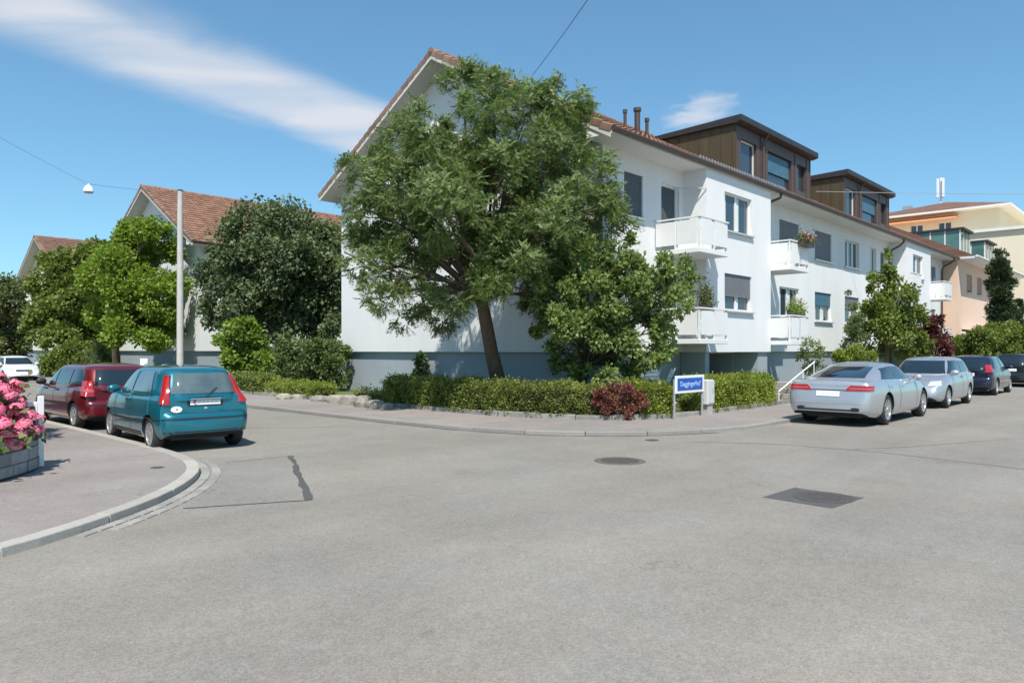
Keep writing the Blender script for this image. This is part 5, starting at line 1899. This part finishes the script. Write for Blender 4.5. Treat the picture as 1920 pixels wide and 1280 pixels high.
    def patch(part, d, quad, mt, off=.006, nu=9, nv=7, par=T, rnd=False, smooth=True):
        mb = MB()
        q = [Vector((p[0], p[1])) for p in quad]
        for j in range(nv + 1):
            for i in range(nu + 1):
                s1, s2 = i / nu, j / nv
                if rnd:
                    ax_, ay_ = 2 * s1 - 1, 2 * s2 - 1
                    ax_, ay_ = ax_ * math.sqrt(1 - ay_ * ay_ / 2), ay_ * math.sqrt(1 - ax_ * ax_ / 2)
                    s1, s2 = (ax_ + 1) / 2, (ay_ + 1) / 2
                p = (q[0] * (1 - s1) + q[1] * s1) * (1 - s2) + (q[3] * (1 - s1) + q[2] * s1) * s2
                o_, dr = {'rear': (Vector((-9, p.x, p.y)), Vector((1, 0, 0))), 'front': (Vector((9, p.x, p.y)), Vector((-1, 0, 0))),
                          'left': (Vector((p.x, 9, p.y)), Vector((0, -1, 0))), 'right': (Vector((p.x, -9, p.y)), Vector((0, 1, 0))),
                          'top': (Vector((p.x, p.y, 9)), Vector((0, 0, -1)))}[d]
                hit = bvh.ray_cast(o_, dr)
                if hit[0] is None:
                    near = bvh.find_nearest(o_ + dr * (9 - abs({'rear': xs[0], 'front': xs[-1]}.get(d, hw0))))
                    hp_, nm = near[0], near[1]
                else: hp_, nm = hit[0], hit[1]
                if nm.dot(dr) > 0: nm = -nm
                mb.v.append(tuple(hp_ - dr * off * .6 + nm * off * .6))
        for j in range(nv):
            for i in range(nu):
                k = j * (nu + 1) + i
                mb.f.append((k, k + 1, k + nu + 2, k + nu + 1)); mb.mi.append(0)
        return mb.build(part, mt, par, smooth=smooth, recalc=False, sharp=60)

    gl_ = S.get('glass', M['car_glass'])
    for (d, quad) in S['windows']:
        if d == 'side':
            patch('side_window', 'left', quad, gl_, .007, par=co); patch('side_window', 'right', quad, gl_, .007, par=co)
        else:
            patch('windscreen' if d == 'front' else 'rear_window', d, quad, gl_, .008, 14, 8, par=co)
    for item in S['bits']:
        part, d, quad, mt = item[:4]
        kw = item[4] if len(item) > 4 else {}
        if d == 'corner': corner(part, quad, mt, **kw)
        elif d == 'both':
            patch(part, 'left', quad, mt, **kw); patch(part, 'right', quad, mt, **kw)
        elif d in ('rear2', 'front2'):
            patch(part, d[:-1], quad, mt, **kw); patch(part, d[:-1], [(-p[0], p[1]) for p in quad], mt, **kw)
        else: patch(part, d, quad, mt, **kw)
    # door seams and sill shadow gap
    for x in S.get('seams', []):
        zt_ = interp(top, x) - .02
        patch('door_seam', 'both' if False else 'left', [(x - .008, zsill + .12), (x + .008, zsill + .12), (x + .008, zt_), (x - .008, zt_)], M['black_plastic'], .003, 1, 8)
        patch('door_seam', 'right', [(x - .008, zsill + .12), (x + .008, zsill + .12), (x + .008, zt_), (x - .008, zt_)], M['black_plastic'], .003, 1, 8)
    # mirrors
    for sg in (-1, 1):
        mx, mz = S['mirror']
        mb = MB()
        y0 = sg * hw0 * .93
        for k in range(7):
            t_ = k / 6
            rr_ = [.05, .08, .092, .095, .092, .08, .05][k]
            for j in range(10):
                a_ = 2 * math.pi * j / 10
                mb.v.append((mx + math.cos(a_) * rr_ * .75 - .02 * t_, y0 + sg * (-.02 + .2 * t_), mz + math.sin(a_) * rr_ * .85))
        for k in range(6):
            for j in range(10): mb.f.append((k * 10 + j, k * 10 + (j + 1) % 10, (k + 1) * 10 + (j + 1) % 10, (k + 1) * 10 + j))
        mb.f += [tuple(range(10)), tuple(range(60, 70))]
        mb.mi = [0] * len(mb.f)
        mb.bar((mx - .02, sg * hw0 * .8, mz - .13), (mx - .02, y0 + sg * .06, mz - .04), .07, .05)
        mb.build('mirror', S.get('mirror_mat', paint), T, smooth=True, sharp=70)
    # underbody
    u = MB(); u.box(-L_ / 2 + .35, L_ / 2 - .35, -hw0 * .62, hw0 * .62, zsill - .02, .55); u.build('underbody', M['black_plastic'], T)
    # wheels
    tw = S.get('tw', .2)
    tyre = MB()
    tyre.lathe([(wr * .62, -tw / 2 + .01), (wr * .9, -tw / 2), (wr * .975, -tw / 2 + .02), (wr, -tw / 2 + .05), (wr, tw / 2 - .05), (wr * .975, tw / 2 - .02), (wr * .9, tw / 2), (wr * .62, tw / 2 - .01), (wr * .62, -tw / 2 + .01)], n=36, axis='y', cap=False)
    tme = tyre.mesh('wheel', M['rubber'], smooth=True)
    rm = MB()
    rm.lathe([(wr * .66, -.01), (wr * .665, .018), (wr * .6, .012), (wr * .56, -.045)], n=36, axis='y', cap=False)
    rm.lathe([(wr * .57, -.045), (.0, -.045)], n=24, axis='y', mi=1, cap=False)
    ns = S.get('spokes', 7)
    for k in range(ns):
        a_ = 2 * math.pi * k / ns
        ca, sa = math.cos(a_), math.sin(a_)
        pw = S.get('spw', .16)
        p0 = Vector((ca * wr * .1, .012, sa * wr * .1)); p1 = Vector((ca * wr * .62, .004, sa * wr * .62))
        tn = Vector((-sa, 0, ca))
        mb_v = [p0 + tn * wr * pw * .5, p0 - tn * wr * pw * .5, p1 - tn * wr * pw * .75, p1 + tn * wr * pw * .75]
        rm.add([v for v in mb_v] + [v - Vector((0, .03, 0)) for v in mb_v], [(0, 1, 2, 3), (0, 1, 5, 4), (1, 2, 6, 5), (2, 3, 7, 6), (3, 0, 4, 7)])
    rm.lathe([(wr * .17, -.02), (wr * .17, .016), (.0, .022)], n=16, axis='y')
    rme = rm.mesh('rim', [S.get('rim', M['rim_alloy']), M['black_plastic']], smooth=True, sharp=30)
    for xa in (xa_f, xa_r):
        for sg in (-1, 1):
            w = link('wheel', tme, T)
            w.location = (xa, sg * (hw0 - tw / 2 - .03), wr)
            if sg < 0: w.rotation_euler = (0, 0, math.pi)
            r_ = link('rim', rme, w)
            r_.location = (0, tw / 2 - .016, 0)
    return T


PW, PD, PG, PR_ = M['print_white'], M['print_dark'], M['print_grey'], M['print_red']


def plate(z, w=.5, h=.11, d='rear', shield=True):
    q = [('number_plate', d, [(-w / 2, z), (w / 2, z), (w / 2, z + h), (-w / 2, z + h)], PW, dict(off=.012, nu=4, nv=2))]
    sg = 1 if d == 'rear' else -1
    # worn, unreadable characters
    for k in range(5):
        x = (-.1 + k * .07) * sg * -1
        q.append(('plate_mark', d, [(x - .024, z + h * .34), (x + .024, z + h * .34), (x + .024, z + h * .66), (x - .024, z + h * .66)], M['print_pale'], dict(off=.015, nu=1, nv=1)))
    if shield:
        x = .185 * sg
        q.append(('plate_shield', d, [(x - .018, z + .03), (x + .018, z + .03), (x + .018, z + h - .03), (x - .018, z + h - .03)], PR_, dict(off=.015, nu=1, nv=1)))
    return q


teal = dict(L=3.77, W=1.55, H=1.45, wb=2.45, fo=.73, wr=.285, tw=.17, paint=M['paint_teal'], rim=M['rim_dull'], spokes=9, spw=.2,
            top=[(-1.885, .56), (-1.87, .60), (-1.82, .635), (-1.79, .66), (-1.775, .88), (-1.72, .93), (-1, .95), (.4, .93), (.9, .915), (1.3, .84), (1.65, .7), (1.83, .55), (1.885, .42)],
            cab=dict(xf0=1.0, xf1=.22, xr0=-1.78, xr1=-1.52, zf=.9, zr=.9, zt=1.365, wb=.73, wr=.58, bf=.05, br=.03),
            windows=[('rear', [(-.52, .965), (.52, .965), (.44, 1.30), (-.44, 1.30)]), ('side', [(-1.28, .985), (-.32, .975), (-.4, 1.335), (-1.12, 1.325)]), ('side', [(-.24, .975), (.72, .965), (.22, 1.335), (-.3, 1.34)]), ('front', [(-.62, .97), (.62, .97), (.5, 1.32), (-.5, 1.32)])],
            glass=M['car_glass_pale'], mirror=(.62, .98), seams=[-.3, .66],
            bits=[('tail_light', 'corner', [(-.085, .80), (.065, .81), (.15, 1.27), (.03, 1.27)], M['lens_red']),
                  ('indicator_lens', 'corner', [(-.04, .96), (.07, .965), (.1, 1.1), (-.01, 1.1)], M['lens_pink'], dict(off=.034, nu=6, nv=6)),
                  ('bumper_trim', 'rear', [(-.76, .545), (.76, .545), (.76, .57), (-.76, .57)], M['black_plastic'], dict(off=.008, nu=24, nv=1)),
                  ('bumper_trim', 'both', [(-1.82, .545), (-1.5, .53), (-1.5, .555), (-1.82, .57)], M['black_plastic'], dict(off=.006, nu=5, nv=1)),
                  ('rub_strip', 'both', [(-1.02, .46), (.82, .46), (.82, .5), (-1.02, .5)], M['black_plastic'], dict(off=.008, nu=8, nv=1)),
                  ('sill_trim', 'both', [(-.85, .225), (.78, .225), (.78, .30), (-.85, .30)], M['black_plastic'], dict(off=.006, nu=8, nv=1)),
                  ('bumper_skirt', 'rear', [(-.66, .315), (.66, .315), (.68, .35), (-.68, .35)], M['black_plastic'], dict(off=.006, nu=16, nv=1)),
                  ('country_sticker', 'rear', [(.38, .66), (.56, .66), (.56, .765), (.38, .765)], PW, dict(off=.012, rnd=True)),
                  ('sticker_mark', 'rear', [(.445, .695), (.485, .695), (.485, .73), (.445, .73)], PG, dict(off=.016, nu=1, nv=1)),
                  ('tailgate_seam', 'rear', [(-.66, .645), (.66, .645), (.66, .655), (-.66, .655)], M['black_plastic'], dict(off=.004, nu=16, nv=1)),
                  ('badge', 'rear', [(-.03, .685), (.03, .685), (.03, .74), (-.03, .74)], M['chrome'], dict(off=.01, rnd=True, nu=4, nv=4)),
                  ('wiper', 'rear', [(-.015, .91), (.02, .91), (-.18, 1.06), (-.2, 1.05)], M['black_plastic'], dict(off=.02, nu=2, nv=4)),
                  ('plate_holder', 'rear', [(-.29, .755), (.29, .755), (.29, .905), (-.29, .905)], M['black_plastic'], dict(off=.007, nu=4, nv=2)),
                  ('headlight', 'front2', [(.42, .6), (.7, .62), (.68, .76), (.42, .74)], M['lens_clear'], dict(off=.012)),
                  ('door_handle', 'both', [(-.2, .8), (-.02, .8), (-.02, .84), (-.2, .84)], M['black_plastic'], dict(off=.02, nu=3, nv=1))] + plate(.775))
car('teal_hatchback', 'teal green three-door hatchback parked at the left kerb', -10.52, 2.22, R(86), teal)

van = dict(L=4.1, W=1.68, H=1.42, wb=2.6, fo=.8, wr=.29, tw=.18, paint=M['paint_red'], rim=M['rim_dull'], spokes=7,
           top=[(-2.05, .52), (-2.03, .58), (-1.98, .61), (-1.965, .86), (-1.91, .92), (-.8, .92), (.8, .9), (1.05, .88), (1.5, .8), (1.85, .68), (2.0, .55), (2.05, .4)],
           cab=dict(xf0=1.25, xf1=.35, xr0=-1.97, xr1=-1.7, zf=.86, zr=.88, zt=1.34, wb=.79, wr=.64, bf=.06, br=.03),
           windows=[('rear', [(-.56, .95), (.56, .95), (.49, 1.27), (-.49, 1.27)]), ('side', [(-1.68, .96), (-1.02, .96), (-1.05, 1.28), (-1.56, 1.27)]), ('side', [(-.94, .96), (-.02, .95), (-.06, 1.29), (-.96, 1.28)]), ('side', [(.06, .95), (.92, .94), (.36, 1.27), (.04, 1.29)]), ('front', [(-.64, .93), (.64, .93), (.52, 1.27), (-.52, 1.27)])],
           mirror=(.85, .97), mirror_mat=M['black_plastic'], seams=[-.98, .02, .95],
           bits=[('tail_light', 'corner', [(-.15, .72), (.14, .74), (.2, 1.04), (-.05, 1.04)], M['lens_red']),
                 ('lamp_band', 'corner', [(-.13, .81), (.15, .825), (.165, .88), (-.11, .87)], M['lens_pink'], dict(off=.03, nu=6, nv=2)),
                 ('bumper_trim', 'rear', [(-.76, .535), (.76, .535), (.76, .56), (-.76, .56)], M['black_plastic'], dict(off=.008, nu=20, nv=1)),
                 ('rub_strip', 'both', [(-1.1, .5), (1.0, .5), (1.0, .55), (-1.1, .55)], M['black_plastic'], dict(off=.008, nu=8, nv=1)),
                 ('headlight', 'front2', [(.45, .58), (.72, .6), (.7, .72), (.45, .7)], M['lens_clear'], dict(off=.012)),
                 ('door_handle', 'both', [(-.3, .8), (-.12, .8), (-.12, .84), (-.3, .84)], M['black_plastic'], dict(off=.02, nu=3, nv=1)),
                 ('door_handle', 'both', [(.6, .8), (.78, .8), (.78, .84), (.6, .84)], M['black_plastic'], dict(off=.02, nu=3, nv=1))] + plate(.64))
car('red_hatchback', 'dark red five-door car parked ahead of the teal hatchback', -10.37, 7.0, R(90), van)

coupe = dict(L=4.97, W=1.91, H=1.42, wb=2.91, fo=.93, wr=.345, tw=.235, paint=M['paint_silver'], spokes=10, spw=.11,
             top=[(-2.485, .52), (-2.475, .60), (-2.45, .70), (-2.415, .90), (-2.38, .955), (-2.3, .985), (-1.9, 1.0), (-1.2, .985), (0, .955), (1.0, .945), (1.4, .9), (1.9, .82), (2.25, .7), (2.42, .58), (2.485, .42)],
             cab=dict(xf0=1.32, xf1=.42, xr0=-2.2, xr1=-.62, zf=.9, zr=.96, zt=1.345, wb=.845, wr=.62, bf=.06, br=.13),
             windows=[('rear', [(-.58, 1.06), (.58, 1.06), (.47, 1.29), (-.47, 1.29)]), ('side', [(-1.42, 1.03), (-.5, 1.01), (-.5, 1.30), (-.98, 1.255)]), ('side', [(-.44, 1.01), (.95, .99), (.38, 1.29), (-.44, 1.305)]), ('front', [(-.72, .99), (.72, .99), (.54, 1.33), (-.54, 1.33)])],
             mirror=(.82, 1.02), seams=[-1.3, -.47, .88],
             bits=[('tail_light', 'corner', [(-.40, .785), (.12, .80), (.17, .905), (-.30, .915)], M['lens_red']),
                   ('lamp_band', 'corner', [(-.34, .83), (.11, .835), (.12, .855), (-.31, .855)], M['lens_pink'], dict(off=.018, nu=10, nv=2)),
                   ('trunk_seam', 'rear', [(-.36, .795), (.36, .795), (.36, .81), (-.36, .81)], M['black_plastic'], dict(off=.005, nu=10, nv=1)),
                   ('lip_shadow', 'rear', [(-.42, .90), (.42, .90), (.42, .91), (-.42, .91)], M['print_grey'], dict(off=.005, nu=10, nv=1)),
                   ('bumper_seam', 'rear', [(-.8, .50), (.8, .50), (.8, .512), (-.8, .512)], M['print_grey'], dict(off=.005, nu=20, nv=1)),
                   ('diffuser', 'rear', [(-.66, .345), (.66, .345), (.68, .385), (-.68, .385)], M['black_plastic'], dict(off=.006, nu=20, nv=1)),
                   ('exhaust_pipe', 'rear2', [(.5, .375), (.68, .375), (.68, .43), (.5, .43)], M['black_plastic'], dict(off=.02, rnd=True)),
                   ('headlight', 'front2', [(.45, .62), (.8, .64), (.76, .74), (.45, .73)], M['lens_clear'], dict(off=.012)),
                   ('door_handle', 'both', [(-.3, .83), (-.1, .83), (-.1, .86), (-.3, .86)], M['chrome'], dict(off=.02, nu=3, nv=1)),
                   ('door_handle', 'both', [(-1.2, .85), (-1.0, .85), (-1.0, .88), (-1.2, .88)], M['chrome'], dict(off=.02, nu=3, nv=1))] + plate(.665, shield=False))
car('silver_coupe', 'silver fastback coupe seen from behind, nearest car on the long street', 3.1, -5.72, 0, coupe)

hatchbits = [('headlight', 'front2', [(.46, .64), (.78, .66), (.74, .80), (.5, .78)], M['lens_clear'], dict(off=.012)),
             ('grille', 'front', [(-.4, .60), (.4, .60), (.38, .70), (-.38, .70)], M['black_plastic'], dict(off=.008)),
             ('badge', 'front', [(-.09, .625), (.09, .625), (.09, .685), (-.09, .685)], M['chrome'], dict(off=.016, rnd=True)),
             ('air_intake', 'front', [(-.5, .27), (.5, .27), (.45, .36), (-.45, .36)], M['black_plastic'], dict(off=.006)),
             ('tail_light', 'corner', [(-.16, .86), (.16, .88), (.2, 1.14), (-.05, 1.14)], M['lens_red']),
             ('door_handle', 'both', [(-.35, .86), (-.17, .86), (-.17, .89), (-.35, .89)], M['black_plastic'], dict(off=.02, nu=3, nv=1)),
             ('rub_strip', 'both', [(-1.0, .5), (1.0, .5), (1.0, .53), (-1.0, .53)], M['print_grey'], dict(off=.006, nu=8, nv=1)),
             ('bumper_seam', 'rear', [(-.75, .6), (.75, .6), (.75, .615), (-.75, .615)], M['black_plastic'], dict(off=.006, nu=16, nv=1))]
hatch = dict(L=4.2, W=1.75, H=1.47, wb=2.6, fo=.85, wr=.315, tw=.2, paint=M['paint_grey'], spokes=5, spw=.2,
             top=[(-2.1, .55), (-2.08, .62), (-2.03, .66), (-2.01, .92), (-1.95, .98), (-1, .98), (.6, .95), (1.0, .94), (1.4, .86), (1.8, .74), (2.0, .6), (2.1, .42)],
             cab=dict(xf0=1.2, xf1=.3, xr0=-2.0, xr1=-1.55, zf=.9, zr=.95, zt=1.42, wb=.82, wr=.65, bf=.06, br=.04),
             windows=[('rear', [(-.58, 1.01), (.58, 1.01), (.48, 1.34), (-.48, 1.34)]), ('side', [(-1.55, 1.02), (-.42, 1.0), (-.45, 1.36), (-1.3, 1.34)]), ('side', [(-.34, 1.0), (.88, .99), (.3, 1.36), (-.36, 1.37)]), ('front', [(-.68, .99), (.68, .99), (.54, 1.36), (-.54, 1.36)])],
             mirror=(.78, 1.02), seams=[-1.0, -.38, .85], bits=hatchbits + plate(.44, .42, .1, 'front') + plate(.72))
car('silver_hatchback', 'silver-grey hatchback parked facing the silver coupe', 9.3, -5.62, R(180), hatch)
navy = dict(hatch); navy.update(paint=M['paint_navy'], rim=M['rim_dull'])
car('navy_hatchback', 'dark navy hatchback with red tail lights, third car along the long street', 17.3, -5.45, 0, navy)
est = dict(hatch); est.update(paint=M['paint_black'], L=4.4, top=[(-2.2, .55), (-2.18, .62), (-2.13, .66), (-2.11, .95), (-2.05, 1.02), (-1, 1.0), (.6, .97), (1.0, .95), (1.4, .87), (1.9, .74), (2.1, .6), (2.2, .42)],
                              cab=dict(xf0=1.2, xf1=.3, xr0=-2.1, xr1=-1.75, zf=.9, zr=.97, zt=1.46, wb=.82, wr=.66, bf=.06, br=.03),
                              windows=[('rear', [(-.6, 1.05), (.6, 1.05), (.5, 1.38), (-.5, 1.38)]), ('side', [(-1.75, 1.05), (-.42, 1.02), (-.45, 1.39), (-1.6, 1.37)]), ('side', [(-.34, 1.0), (.88, .99), (.3, 1.39), (-.36, 1.4)]), ('front', [(-.68, .99), (.68, .99), (.54, 1.38), (-.54, 1.38)])])
car('black_estate', 'black estate car behind the navy hatchback, fourth along the street', 25.6, -5.5, 0, est)
suv = dict(est); suv.update(paint=M['paint_blue'])
car('blue_estate', 'dark blue-grey car at the right picture edge, fifth along the street', 31.2, -5.4, 0, suv)
wht = dict(hatch); wht.update(paint=M['paint_white'], rim=M['rim_dull'])
wc = car('white_hatchback', 'white hatchback far down the side street behind the pink flowers', -5.95, 34.4, R(-90), wht)
wc.scale = (.93, .93, .93)
